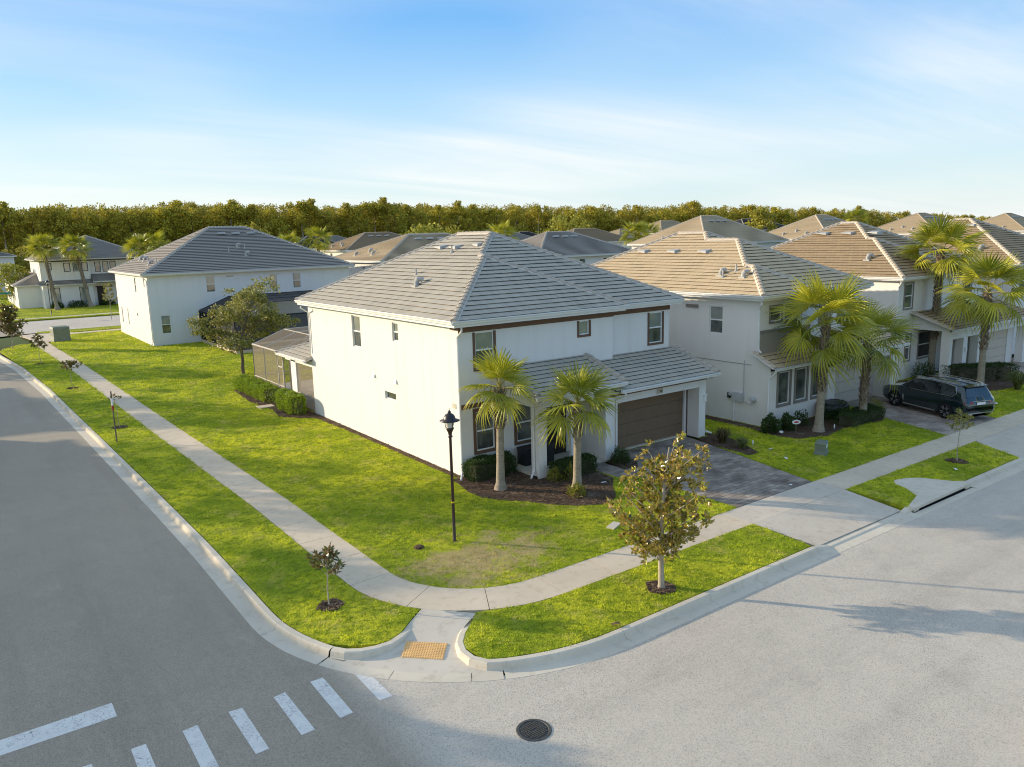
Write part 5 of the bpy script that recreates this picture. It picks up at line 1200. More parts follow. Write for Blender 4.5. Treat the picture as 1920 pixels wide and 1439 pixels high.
CL = [(0, 3.72), (.4, 3.98), (.95, 3.95), (1.12, 3.68), (-.3, 3.72), (-.55, 3.32), (0, 3.15), (.6, 3.3), (-.8, 2.98), (-.95, 2.8), (-.15, 2.6), (.47, 2.62), (1.0, 3.0), (1.1, 2.72), (-.6, 2.3), (0, 2.15), (.78, 2.3), (1.25, 2.38), (-1.48, 2.5), (-1.4, 2.28), (-1.05, 2.2), (-.8, 1.78), (-.3, 1.55), (.3, 1.72), (.8, 1.76), (-.95, 1.42), (-.7, 1.3), (.15, 1.28), (.55, 1.36), (.3, 2.9), (-.3, 3.0), (.8, 2.9), (-.9, 2.5), (.25, 2.35), (-.35, 2.05), (.6, 1.95), (1.1, 2.05), (-1.1, 1.75), (.35, 3.55), (.75, 3.6), (-.1, 3.4), (1.0, 3.35), (-.2, 1.9)]
lb = MB(); CC = []; DD = []
for a, z in CL:
    dp = RNG.uniform(-1, 1)*.85*math.sqrt(max(.1, 1-(a/1.7)**2)); e = B0+Rt*a+Fd*dp+Vector((0, 0, z)); zt = max(1.0, z-.35-abs(a)*.55-abs(dp)*.3); s_ = B0+Vector((.02+.1*(zt-1)/3, .03, zt))
    limb(tb, s_, e, .022, .007, 5, .05); d = (e-s_).normalized()
    for j in range(11):
        f = 1-.07*j+RNG.uniform(-.03, .05); CC.append(s_.lerp(e, max(.42, f))+Vector((RNG.gauss(0, .13), RNG.gauss(0, .13), RNG.gauss(0, .11)))); DD.append((d+Vector((RNG.gauss(0, .4), RNG.gauss(0, .4), .35))).normalized())
tb.tube([B0+Vector((-.03, 0, .62)), B0-Rt*.12+Vector((0, 0, .9)), B0-Rt*.16+Vector((0, 0, 1.15)), B0-Rt*.35+Vector((0, 0, 1.4))], [.018, .014, .012, .006], 5, 0, .5)
rosettes(lb, np.array([tuple(v) for v in CC]), np.array([tuple(v) for v in DD]), 11, .15, .036)
tb.build('trunk', BARK_PALE, T, smooth=True); lb.build('crown', LEAF_MAG, T)

# ---- staked saplings along the verge
def sapling(label, x, y, h, hb, spread, nb, seed, leaf=LEAF_SAP, L=.16, tr=.022, lean=(0, 0), n=9, name='sapling', rich=4, group='saplings along the verge'):
    global RNG
    keep = RNG; RNG = random.Random(500+seed); T = thing(name, label, 'tree', (x, y, 0), group); tb = MB(); lb = MB(); b = Vector((x, y, 0)); top = b+Vector((*lean, h))
    limb(tb, b, top, tr, tr*.35, 7, .03, seg=6); CC = []; DD = []
    for i in range(nb):
        t = hb/h+(1-hb/h)*(i+.5)/nb; s_ = b.lerp(top, t*.97); a = i*2.4+RNG.uniform(-.4, .4); r = spread*(1-.55*(t-hb/h)/(1-hb/h))*RNG.uniform(.6, 1.1); e = s_+Vector((math.cos(a)*r, math.sin(a)*r, r*RNG.uniform(.25, .9)))
        limb(tb, s_, e, tr*.4, tr*.15, 5, .05, seg=3)
        for j in range(rich): CC.append(s_.lerp(e, 1-.18*j)+Vector((RNG.gauss(0, .03), RNG.gauss(0, .03), RNG.gauss(0, .03)))); DD.append((e-s_).normalized())
    CC.append(top); DD.append(Vector((0, 0, 1)))
    rosettes(lb, np.array([tuple(v) for v in CC]), np.array([tuple(v) for v in DD]), n, L, L*.2)
    tb.build('trunk', BARK_PALE, T); lb.build('crown', leaf, T); RNG = keep; return T
sapling('dark-leaved sapling leaning in its soil ring, nearest the kerb ramp', -8.73, -7.1, 1.42, .75, .50, 9, 1, lean=(.05, .12), L=.17)
sapling('thin sapling with a few leaves behind a red-banded stake', -9.30, 19.4, 1.75, 1.45, .30, 4, 2, n=6, lean=(-.15, -.1), rich=2)
sapling('sapling with flat bushy crown, third along the left verge', -9.73, 34.4, 1.75, 1.25, .75, 9, 3, L=.2)
sapling('sapling with narrow crown, fourth along the left verge', -10.28, 49.3, 2.35, 1.25, .55, 12, 4, L=.22)
sapling('largest dark sapling, at the far corner of the left verge', -11.35, 62.7, 4.0, 1.2, 1.35, 34, 5, L=.30, tr=.05, rich=6)
sapling('bare-stemmed sapling on the verge beside the storm drain', 16.59, -11.38, 2.05, 1.15, .62, 9, 6, leaf=LEAF_OAK, L=.12, rich=5, n=10)
sapling('slender far sapling at the corner of the slate-roofed house', 1.3, 88.3, 4.6, 2.2, .9, 14, 7, leaf=LEAF_OAK, L=.25, tr=.04)

# ---- live oak behind the pool cage, and small garden trees
def round_tree(label, x, y, h, hb, rx, n, leaf, L, seed, bark=BARK, tr=.11, name='oak_tree', cat='tree', group=None, clumps=26, off=(0, 0)):
    global RNG
    keep = RNG; RNG = random.Random(800+seed); T = thing(name, label, cat, (x, y, 0), group); tb = MB(); lb = MB(); b = Vector((x, y, 0)); top = b+Vector((off[0]*.6, off[1]*.6, h*.72))
    limb(tb, b, top, tr, tr*.3, 9, .03, seg=7)
    per = n//clumps
    for i in range(clumps):
        t = (i+.5)/clumps; a = i*2.4+RNG.uniform(-.5, .5); zz = hb+(h-hb)*(.12+.85*t); prof = math.sin(math.pi*(.18+.74*t))**.8; r = rx*prof*math.sqrt(RNG.uniform(.18, 1.0))
        c = b+Vector((math.cos(a)*r+off[0]*t, math.sin(a)*r+off[1]*t, zz)); s_ = b.lerp(top, min(.95, max(.35, (zz-h*.12)/h)))
        limb(tb, s_, c, tr*.22, tr*.06, 5, .05, seg=3)
        R_ = rx*RNG.uniform(.22, .40); P = rand_dirs(per)*R_*(NR.random((per, 1))**.45)*np.array([1.15, 1.15, .75])+np.array(tuple(c))
        leaf_batch(lb, P, unit(rand_dirs(per)+np.array([0, 0, .25])), L*NR.uniform(.7, 1.2, per), L*.30, 0, .1)
    tb.build('trunk', bark, T); lb.build('crown', leaf, T); RNG = keep; return T
OAKL = [(-2.7, 3.7), (-2.0, 4.0), (-1.5, 3.2), (-1.2, 4.6), (-.5, 4.9), (-.6, 3.9), (.2, 5.4), (.3, 4.4), (.2, 3.2), (1.0, 5.9), (1.5, 6.3), (1.2, 5.0), (1.1, 4.0), (2.1, 5.9), (2.5, 5.2), (2.9, 4.5), (2.1, 4.4), (2.3, 3.6), (1.4, 3.2), (-.9, 2.9), (-1.9, 2.9), (.7, 2.7), (3.2, 3.9), (-.2, 2.5), (-2.4, 3.1), (1.7, 2.9)]
T = thing('oak_tree', 'loose-crowned olive-green oak standing on the lawn behind the corner house', 'tree', (1.03, 31.7, 0)); tb = MB(); lb = MB(); b0 = Vector((1.03, 31.7, 0))
limb(tb, b0, b0+Rt*.1+Vector((0, 0, 2.6)), .13, .09, 9, .02); limb(tb, b0+Rt*.1+Vector((0, 0, 2.55)), b0+Rt*.9+Vector((0, 0, 5.2)), .09, .03, 8, .04)
for a_, z_ in OAKL:
    e = b0+Rt*a_+Fd*RNG.uniform(-1.6, 1.6)+Vector((0, 0, z_)); limb(tb, b0+Rt*(.1+max(0, z_-3)*.2)+Vector((0, 0, min(4.6, max(1.9, z_-1.2)))), e, .035, .010, 5, .05, seg=3)
    for j in range(5):
        c = e+Vector((RNG.gauss(0, .36), RNG.gauss(0, .36), RNG.gauss(0, .28))); n_ = RNG.randint(40, 95); P = rand_dirs(n_)*RNG.uniform(.28, .62)*(NR.random((n_, 1))**.45)*np.array([1.2, 1.2, .7])+np.array(tuple(c)); leaf_batch(lb, P, unit(rand_dirs(n_)+np.array([0, 0, .25])), .20*NR.uniform(.7, 1.2, n_), .06, 0, .1)
tb.build('trunk', BARK, T); lb.build('crown', LEAF_OAK, T)
round_tree('bright green young tree at the far left beside the single-storey wing', -6.6, 131, 6.8, .8, 3.2, 2600, LEAF_FOR2, .42, 2, name='garden_tree')
for i, (x, y, h, r, lab) in enumerate(((72, 128, 12, 6.5, 'rounded pale tree over the far brown roof'), (80, 130, 11, 5.5, 'lower rounded tree over the far grey roof'), (148, 96, 14.6, 4.0, 'single bright tree left of the black roof'), (40, 150, 13, 7, 'broad pale tree behind the slate roof ridge'), (110, 124, 13.5, 7, 'pale tree mass behind the clump of palms'))):
    round_tree(lab, x, y, h, 2, r, 2400, LEAF_FOR2, .75, 10+i, name='garden_tree', group='pale trees behind the far roofs', clumps=22, tr=.25)

for x_, y_, h_, r_, l_ in ((-26.0, 27.0, 9.4, 3.6, 'wide shade tree across the side street, between the first and second houses'), (-26.5, 44.5, 9.0, 3.4, 'wide shade tree across the side street, between the second and third houses'), (-25.0, 62.0, 9.0, 3.2, 'wide shade tree across the side street, before the last house'), (-27.5, 6.5, 7.2, 2.6, 'smaller shade tree across the side street, at the junction')):
    round_tree(l_, x_, y_, h_, 2.2, r_, 2600, LEAF_OAK, .42, int(60+y_), group='shade trees across the side street', clumps=34, tr=.18)

# ---- hedges and shrubs
def hedge(label, x, y, lx, ly, h, n, L=.07, leaf=LEAF_HEDGE, rz=0, name='hedge', cat='hedge', seed=0, rnd=.10, group=None, z0=.03):
    T = thing(name, label, cat, (x, y, 0), group); c, s_ = math.cos(rz), math.sin(rz)
    lb = MB(); u = NR.uniform(-1, 1, (n, 3)); ax = NR.choice(3, n, p=np.array([ly*h, lx*h, lx*ly])/(ly*h+lx*h+lx*ly)); sg = NR.choice([-1, 1], n); sg = np.where(ax == 2, 1, sg); u[np.arange(n), ax] = sg
    nrm = np.zeros((n, 3)); nrm[np.arange(n), ax] = sg
    # soften edges
    q = np.abs(u)**6; k = (q.sum(1))**(1/6.); u = u/k[:, None]*np.minimum(1, k)[:, None]**0
    P = u*np.array([lx/2, ly/2, h/2]); lum = 1+rnd*np.sin(P[:, [0]]*6+seed)*np.sin(P[:, [1]]*5+seed*2)+rnd*NR.normal(0, .5, (n, 1)); P *= np.clip(lum, .75, 1.22); P[:, 2] += h/2+z0
    X = P[:, 0]*c-P[:, 1]*s_+x; Y = P[:, 0]*s_+P[:, 1]*c+y; N2_ = np.stack([nrm[:, 0]*c-nrm[:, 1]*s_, nrm[:, 0]*s_+nrm[:, 1]*c, nrm[:, 2]], 1)
    P = np.stack([X, Y, P[:, 2]], 1)-rand_dirs(n)*NR.random((n, 1))*L*.8
    leaf_batch(lb, P, unit(N2_*.9+rand_dirs(n)*.9+np.array([0, 0, .3])), L*NR.uniform(.8, 1.4, n), L*.32, 0, .12)
    core = MB(); kx, ky = lx*.40, ly*.40; V = [(kx*a*c-ky*b*s_+x, kx*a*s_+ky*b*c+y, z) for z in (z0, h*.86) for a, b in ((-1, -1), (1, -1), (1, 1), (-1, 1))]
    core.hexa(V); core.build('branches', BARK, T); lb.build('foliage', leaf, T); return T
def shrub(label, x, y, r, h, n, L=.08, leaf=LEAF_HEDGE2, name='shrub', cat='shrub', group=None, squash=1.0):
    T = thing(name, label, cat, (x, y, 0), group); lb = MB(); tb = MB(); D = rand_dirs(n); D[:, 2] = np.abs(D[:, 2]); rr = NR.random((n, 1))**.3
    lump = 1+.22*np.sin(D[:, [0]]*5+x)*np.sin(D[:, [1]]*5+y)
    P = D*rr*lump*np.array([r, r, h])+np.array([x, y, .04]); leaf_batch(lb, P, unit(D+rand_dirs(n)*.7+np.array([0, 0, .3])), L*NR.uniform(.8, 1.3, n), L*.32, 0, .1)
    for i in range(6): a = i*1.05; tb.tube([(x, y, 0), (x+math.cos(a)*r*.4, y+math.sin(a)*r*.4, h*.6)], [.02, .008], 5)
    tb.build('branches', BARK, T); lb.build('foliage', leaf, T); return T
def tuft(label, x, y, r, h, n, leaf=LEAF_ORN, name='ornamental_grass', group=None):
    T = thing(name, label, 'plant', (x, y, 0), group); lb = MB()
    for i in range(n):
        a = RNG.random()*6.28; e = RNG.uniform(.3, 1)*r; b = Vector((x+RNG.gauss(0, .06), y+RNG.gauss(0, .06), .03)); d = Vector((math.cos(a), math.sin(a), 0)); s_ = Vector((-d.y, d.x, 0))*.012; hh = h*RNG.uniform(.6, 1.1)
        p = [b, b+d*e*.35+Vector((0, 0, hh*.7)), b+d*e*.75+Vector((0, 0, hh)), b+d*e*1.1+Vector((0, 0, hh*.75))]
        lb.add([p[0]-s_, p[0]+s_, p[1]+s_, p[1]-s_, p[2]+s_*.8, p[2]-s_*.8, p[3]], [[0, 1, 2, 3], [3, 2, 4, 5]], 0, RNG.random()); lb.add([p[2]+s_*.8, p[2]-s_*.8, p[3]], [[0, 1, 2]], 0, RNG.random())
    lb.build('leaves', leaf, T); return T
hedge('clipped square-cut bright hedge block at the rear corner of the corner house', -.85, 16.95, .78, 2.9, .98, 11000, .075, seed=1)
hedge('longer loose bright hedge along the bronze pool cage', -.80, 23.2, .85, 6.0, .78, 13000, .085, rnd=.2, seed=2)
hedge('clipped dark green hedge under the lower front windows, behind the first young palm', .95, -.55, 2.1, .85, .72, 9000, .06, LEAF_HEDGE2, seed=3, rz=-.06)
hedge('low clipped hedge between the porch posts and the second young palm', 3.55, -2.62, 2.0, .7, .62, 7000, .06, LEAF_HEDGE2, seed=4)
shrub('yellow-green sprig at the end of the low porch hedge', 2.50, -2.75, .28, .52, 420, .075, LEAF_YEL)
shrub('thin yellowish shrub before the porch hedge, left of the palm trunk', 3.0, -3.05, .22, .62, 260, .08, LEAF_YEL)
shrub('small golden shrub at the foot of the second young palm', 2.02, -4.62, .33, .42, 520, .08, LEAF_YEL)
shrub('round green shrub in the little bed beside the garage pillar', 6.15, -2.62, .42, .62, 1500, .06, LEAF_HEDGE2)
shrub('dark little shrub in the recess right of the brown garage door', 11.95, -1.62, .2, .5, 420, .06, LEAF_HEDGE2)
tuft('rusty ornamental grass clump beside the right garage pillar', 11.75, -3.4, .55, .62, 260, LEAF_RUST)
tuft('green ornamental grass clump beside the driveway edge', 11.75, -4.5, .45, .42, 220, LEAF_ORN)
shrub('leafy shrub at the corner of the neighbour house, first from the left', 14.95, -3.65, .40, .85, 1100, .10, LEAF_HEDGE2)
shrub('leafy shrub left of the yard sign, second from the house corner', 15.95, -3.85, .38, .75, 850, .10, LEAF_HEDGE2)
shrub('sparse shrub under the first taupe window', 17.2, -3.75, .38, .72, 420, .10, LEAF_HEDGE2)
hedge('curved low clipped hedge round the lower palm', 20.1, -5.15, 3.4, .95, .50, 7000, .06, LEAF_HEDGE2, rz=.06, seed=6, rnd=.15)
shrub('tangled dark shrubs behind the curved hedge', 19.6, -4.3, .9, .8, 2200, .08, LEAF_HEDGE2)
shrub('orange-flowering shrub at the driveway end of the curved hedge', 21.9, -4.9, .45, .8, 700, .08, LEAF_YEL)
hedge('long dark clipped hedge before the white pillared garage', 34.9, -4.2, 4.6, .9, .95, 9000, .07, LEAF_HEDGE2, rz=-.55, seed=7)
tuft('large pale ornamental grass clump beyond the SUV', 33.6, -6.9, .9, .95, 420, LEAF_ORN)
tuft('small pale grass clump beside the far driveway', 37.5, -3.6, .6, .7, 260, LEAF_ORN)
shrub('dark shrub at the window of the pillared house', 32.7, -2.0, .7, 1.1, 1200, .09, LEAF_HEDGE2)
for i, (x, y, r, h) in enumerate(((-1.9, 116.6, .9, .9), (1.0, 116.4, 1.5, 1.0), (5.3, 117.2, 1.2, .8), (-8.9, 135, 1.8, 2.4))):
    shrub('far shrub %s' % ('by the left front corner of the black-trimmed house', 'between the two tall far palms', 'beside the far front door', 'at the left side of the far wing'), x, y, r, h, 700, .2, LEAF_HEDGE if i == 3 else LEAF_HEDGE2, group='shrubs of the black-trimmed house') if False else shrub(('far shrub by the left front corner of the black-trimmed house', 'far shrubs between the two tall far palms', 'far shrub beside the front door of the black-trimmed house', 'bright far shrub at the left side of the far wing')[i], x, y, r, h, 700, .2, LEAF_HEDGE if i == 3 else LEAF_HEDGE2)

# ---- the wood behind the houses
def forest_mesh(seed, kind='broad', H=20, lod=1.0, leaf=LEAF_FOR):
    rg = np.random.default_rng(seed); rr = random.Random(seed); mb = MB()
    mb.tube([(0, 0, 0), (rr.uniform(-.3, .3), rr.uniform(-.3, .3), H*.5), (rr.uniform(-.5, .5), 0, H*.88)], [.34, .24, .06], 6, 1, .5)
    if kind == 'broad':
        nc = 36; W = rr.uniform(3.0, 4.4)
        cs = [(lambda t, a, r: (math.cos(a)*r, math.sin(a)*r, H*(.30+.66*t)))((i+.5)/nc, i*2.4+rr.uniform(-.6, .6), W*math.sin(math.pi*(.15+.72*(i+.5)/nc))**.7*math.sqrt(rr.uniform(.15, 1))) for i in range(nc)]; rad = (.75, 1.6)
    elif kind == 'pine':
        nc = 15; cs = [(rr.gauss(0, 1.6), rr.gauss(0, 1.6), H*rr.uniform(.74, .97)) for i in range(nc)]+[(rr.gauss(0, 1.2), rr.gauss(0, 1.2), H*rr.uniform(.5, .75)) for i in range(5)]; rad = (.8, 1.5)
    else:
        nc = 18; cs = [(rr.gauss(0, 2.2), rr.gauss(0, 2.2), H*rr.uniform(.15, .95)) for i in range(nc)]; rad = (1.0, 2.0)
    for c in cs:
        n = int(85*lod); R_ = rr.uniform(*rad); D = rand_dirs(n, rg); P = D*R_*(rg.random((n, 1))**.4)*np.array([1.1, 1.1, .72])+np.array(c)
        leaf_batch(mb, P, unit(D*.5+rand_dirs(n, rg)), rg.uniform(.38, .75, n), rg.uniform(.12, .22, n), 0, .1)
    return mb
FM = [forest_mesh(i, 'broad') .mesh('crown', [LEAF_FOR, BARK]) for i in range(5)]+[forest_mesh(20+i, 'pine').mesh('crown', [LEAF_FOR, BARK_PALE]) for i in range(2)]
FE = [forest_mesh(40+i, 'bush', 12).mesh('crown', [LEAF_FOR2, BARK]) for i in range(3)]
TOPS = [(-80, 384), (0, 384), (100, 379), (230, 383), (300, 378), (350, 368), (390, 373), (500, 382), (620, 377), (740, 376), (850, 383), (1000, 380), (1200, 384), (1300, 377), (1450, 384), (1600, 389), (1700, 395), (1850, 402), (2000, 404)]
DIST = [(-80, 228), (400, 225), (700, 240), (960, 255), (1300, 278), (1600, 300), (2000, 335)]
def lerp1(tab, x):
    for (a, b), (c, d) in zip(tab, tab[1:]):
        if x <= c: return b+(d-b)*(x-a)/(c-a)
    return tab[-1][1]
def ray(px, py):
    a = ((px-960)/1455, -(py-719.5)/1455); v = r2*a[0]+u2*a[1]+fw; return v/math.hypot(v.x, v.y)
def fpos(px, extra):
    d = lerp1(DIST, px)+extra; v = ray(px, lerp1(TOPS, px)); return CAM.x+v.x*d, CAM.y+v.y*d, CAM.z+v.z*d
ZONES = [(30, 'in the wood at the left margin'), (215, 'in the wood above the black-trimmed house'), (380, 'in the wood above the left slate slope'), (470, 'in the wood above the slate ridge'), (650, 'in the wood above the right slate slope'), (840, 'in the wood above the mid roofs'), (930, 'in the wood above the corner house'), (1180, 'in the wood above the grey roof'), (1300, 'in the wood left of the sandy roof'), (1490, 'in the wood right of the sandy roof'), (1700, 'in the wood above the brown roof'), (9999, 'in the wood above the last roofs')]
ORD = 'first second third fourth fifth sixth seventh eighth ninth tenth eleventh twelfth thirteenth fourteenth fifteenth sixteenth'.split(); seen_z = {}
def wood_label(what, px):
    z = next(t for q, t in ZONES if px < q); n = seen_z.get((what, z), 0); seen_z[(what, z)] = n+1; return '%s %s, %s from its left' % (what, z, ORD[min(n, 15)])
rf = random.Random(99)
px = -70
while px < 1990:
    x, y, zt = fpos(px, rf.uniform(0, 6)); k = rf.choice([0, 1, 2, 3, 4, 0, 1, 2, 3, 4, 5, 6, 5, 6]); h = zt*(rf.uniform(.80, .97) if k < 5 else rf.uniform(.95, 1.05))
    T = thing('forest_tree', wood_label('tall pine' if k > 4 else 'rounded olive tree', px), 'tree', (x, y, 0), 'trees at the front of the wood', rf.uniform(0, 6))
    o = inst('crown', FM[k], T, loc=(0, 0, 0), sc=(h/20*1.02, h/20*1.02, h/20)); px += rf.uniform(13, 23)
px = -70
while px < 1500:
    x, y, zt = fpos(px, -rf.uniform(14, 26)); h = zt*rf.uniform(.38, .58)
    T = thing('forest_tree', wood_label('low bushy tree', px), 'tree', (x, y, 0), 'bushy trees along the edge of the wood', rf.uniform(0, 6))
    o = inst('crown', FE[rf.randrange(3)], T, loc=(0, 0, 0), sc=(h/12*1.3, h/12*1.3, h/12)); px += rf.uniform(26, 60)
back = MB(); srcs = [forest_mesh(60+i, 'broad', lod=.7) for i in range(3)]
for extra in (14, 26, 40, 58):
    px = -80
    while px < 2000:
        x, y, zt = fpos(px, extra+rf.uniform(-4, 4)); h = zt*rf.uniform(.86, 1.0); s_ = srcs[rf.randrange(3)]; a = rf.uniform(0, 6.28); c_, n_ = math.cos(a), math.sin(a); q = h/20
        Rm = np.array([[c_*q, n_*q, 0], [-n_*q, c_*q, 0], [0, 0, q]]); base = 0
        for V, (F, mi, rr) in zip(s_.V, s_.F): back.add(V @ Rm+np.array([x, y, 0]), F-F.min(), mi, np.clip(rr*.8, 0, 1))
        px += rf.uniform(24, 38)
back.build('woodland', [LEAF_FOR, BARK], kind='stuff')
# ------------------------------------------------------------------ street furniture and small things
def lamp(label, x, y, s=1.0, band=True):
    T = thing('street_lamp', label, 'street lamp', (x, y, 0), 'street lamps', 0); P = lambda pr: [(r*s, z*s) for r, z in pr]; c = (x, y, .0)
    m = MB(); m.lathe(P([(.0, 0), (.075, 0), (.075, .02), (.052, .05), (.050, 1.4), (.044, 3.40), (.044, 3.42)]), c, 14); m.build('pole', BLACKRED, T, smooth=True)
    m = MB(); m.lathe(P([(.044, 3.40), (.075, 3.42), (.075, 3.46), (.055, 3.48), (.062, 3.55), (.10, 3.64), (.125, 3.68), (.125, 3.72), (.085, 3.725), (0, 3.725)]), c, 16); m.build('collar', BLACKRED, T, smooth=True)
    m = MB(); m.lathe(P([(.095, 3.72), (.125, 3.80), (.148, 3.90), (.150, 3.945), (0, 3.945)]), c, 18); m.build('lens', LENS, T, smooth=True)
    m = MB()
    for a in (.6, 2.7, 4.8): m.tube([(x+math.cos(a)*.12*s, y+math.sin(a)*.12*s, 3.70*s), (x+math.cos(a)*.165*s, y+math.sin(a)*.165*s, 3.95*s)], .011*s, 5)
    m.build('strut', BLACK, T)
    m = MB(); m.lathe(P([(.0, 3.94), (.31, 3.935), (.315, 3.95), (.20, 3.985), (.185, 4.03), (.165, 4.09), (.12, 4.145), (.06, 4.175), (.05, 4.20), (.058, 4.225), (.03, 4.25), (.012, 4.28), (.008, 4.34), (0, 4.345)]), c, 22); m.build('lamp_hood', BLACK, T, smooth=True)
    if band: m = MB(); m.lathe(P([(.0515, 1.28), (.0535, 1.285), (.0535, 1.325), (.0515, 1.33)]), c, 14); m.build('band', YELLOW, T)
    return T
lamp('bell-hooded black street lamp with a yellow band, on the lawn at the corner', -3.79, -5.42)
lamp('far bell-hooded street lamp on the verge across the back street', -4.14, 102.6, 1.19, False)

# dark SUV
PAINTCAR = (lambda g: g.bsdf((.006, .019, .023), .12, .6, coat=1.))(G('car_paint'))
CHROME = plain('chrome', (.72, .72, .70), .18, .5, metal=1., var=.02); TYRE = plain('tyre', (.018, .018, .018), .85); RIM = plain('alloy', (.42, .42, .43), .35, .5, metal=.8); TAIL = plain('tail_lamp', (.35, .02, .015), .25, .5)
def suv(x, y, hd):
    T = thing('parked_car', 'dark SUV with chrome window line parked in the rose paver driveway', 'car', (x, y, 0), rz=hd); T2_ = lambda m, n, mt, par=None, **k: m.build(n, mt, par or T, org=(0, 0, 0), **k)
    ST = [(2.74, .62, .52, .78, None, None), (2.66, .86, .36, .92, None, None), (2.35, .985, .30, 1.02, None, None), (1.42, 1.0, .27, 1.13, .86, 1.17), (.62, 1.0, .27, 1.15, .71, 1.74), (-.3, 1.0, .27, 1.16, .73, 1.81), (-1.5, 1.0, .27, 1.17, .71, 1.79), (-2.34, .985, .28, 1.19, .66, 1.71), (-2.60, .97, .30, 1.14, .80, 1.20), (-2.72, .92, .40, 1.02, None, None), (-2.76, .80, .48, .80, None, None)]
    def half(st):
        yy, hw, zb, zt, rw, zr_ = st
        if rw is None: rw, zr_ = hw*.86, zt+.03
        return [(hw*.86, zb-.02), (hw*.97, zb+.06), (hw, zb+.25), (hw, zt-.22), (hw*.965, zt), (rw+.03 if zr_-zt > .2 else rw, zr_-.06 if zr_-zt > .2 else zr_-.01), (rw*.86, zr_), (rw*.4, zr_+.015), (0, zr_+.02)]
    m = MB(); rings = []
    for st in ST:
        h = half(st); rings.append([(-a, st[0], b) for a, b in h]+[(a, st[0], b) for a, b in h[::-1]])
    n = len(rings[0]); V = [p for r_ in rings for p in r_]
    F = [[i*n+j, i*n+j+1, (i+1)*n+j+1, (i+1)*n+j] for i in range(len(rings)-1) for j in range(n-1)]
    m.add(V, F, 0, .5); m.poly(rings[0][::-1], 0, .5); m.poly(rings[-1], 0, .5); m.quad(*[(sx*.84, yy, .26) for sx, yy in ((-1, 2.5), (1, 2.5), (1, -2.6), (-1, -2.6))])
    T2_(m, 'body', PAINTCAR, smooth=True)
    def side(yy, t):
        for a, b in zip(ST, ST[1:]):
            if a[0] >= yy >= b[0]: f = (a[0]-yy)/(a[0]-b[0]); break
        ha, hb = half(a), half(b); P4 = [ha[4][0]+(hb[4][0]-ha[4][0])*f, ha[4][1]+(hb[4][1]-ha[4][1])*f]; P5 = [ha[5][0]+(hb[5][0]-ha[5][0])*f, ha[5][1]+(hb[5][1]-ha[5][1])*f]
        return P4[0]+(P5[0]-P4[0])*t+.012, P4[1]+(P5[1]-P4[1])*t+.004
    for sx in (-1, 1):
        ws = [(1.02, -.12), (-.18, -1.12), (-1.18, -2.0)]
        for k, (ya, yb) in enumerate(ws):
            m = MB(); top = [(ya-(.42 if k == 0 else 0)-(0), .93), (yb+(.12 if k == 2 else 0), .93)]; bot = [(yb-(.06 if k == 2 else 0), .10), (ya, .06)]
            pts = []
            for yy, t in top+bot: a, z = side(yy, t); pts.append((sx*a, yy, z))
            m.poly(pts if sx > 0 else pts[::-1]); T2_(m, 'side_window', GLASS_DARK)
        m = MB(); loop = [(1.12, .02), (.62, .98), (-.3, 1.0), (-1.5, .98), (-1.95, .93), (-2.12, .35), (-1.98, .02), (-1.0, .02), (.2, .02), (1.12, .02)]
        m.tube([(sx*(side(yy, t)[0]+.004), yy, side(yy, t)[1]) for yy, t in loop], .014, 5); T2_(m, 'chrome_trim', CHROME)
        m = MB(); m.tube([(sx*.70, .75, 1.78), (sx*.69, .45, 1.84), (sx*.69, -1.9, 1.83), (sx*.66, -2.2, 1.76)], .020, 6); T2_(m, 'roof_rail', CHROME)
        m = MB(); m.box(sx*.98, -1.05, .30, sx*1.06, 1.05, .36); T2_(m, 'running_board', CHROME)
        m = MB(); m.tube([(sx*.95, 1.0, 1.17), (sx*1.12, .98, 1.20)], [.03, .03], 6); m.hexa([(sx*1.08, .90, 1.12), (sx*1.24, .92, 1.13), (sx*1.24, 1.05, 1.13), (sx*1.08, 1.06, 1.12), (sx*1.08, .90, 1.28), (sx*1.24, .92, 1.28), (sx*1.24, 1.05, 1.26), (sx*1.08, 1.06, 1.26)]); T2_(m, 'mirror', PAINTCAR)
        m = MB(); m.add([(sx*1.006, 1.02, .40), (sx*1.006, 1.02, .72), (sx*1.006, 1.10, .85), (sx*1.006, 1.14, .60)], [[0, 1, 2, 3]]); T2_(m, 'chrome_trim', CHROME)
        for yy in (1.66, -1.62):
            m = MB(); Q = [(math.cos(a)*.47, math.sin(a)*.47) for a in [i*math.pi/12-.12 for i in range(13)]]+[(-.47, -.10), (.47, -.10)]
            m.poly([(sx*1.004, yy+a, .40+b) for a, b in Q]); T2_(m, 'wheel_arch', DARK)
            w = MB(); nn = 28; pr = [(.385, .80), (.40, .86), (.40, .98), (.375, 1.02), (.29, 1.025)]
            w.add([(sx*xx, yy+r_*math.cos(6.2832*j/nn), .40+r_*math.sin(6.2832*j/nn)) for r_, xx in pr for j in range(nn)], [[i*nn+j, i*nn+(j+1) % nn, (i+1)*nn+(j+1) % nn, (i+1)*nn+j] for i in range(len(pr)-1) for j in range(nn)]); wh = T2_(w, 'wheel', TYRE, smooth=True)
            w = MB(); w.add([(sx*xx, yy+r_*math.cos(6.2832*j/nn), .40+r_*math.sin(6.2832*j/nn)) for r_, xx in [(.29, 1.025), (.285, .95), (0, .94)] for j in range(nn)], [[i*nn+j, i*nn+(j+1) % nn, (i+1)*nn+(j+1) % nn, (i+1)*nn+j] for i in range(2) for j in range(nn)], 1)
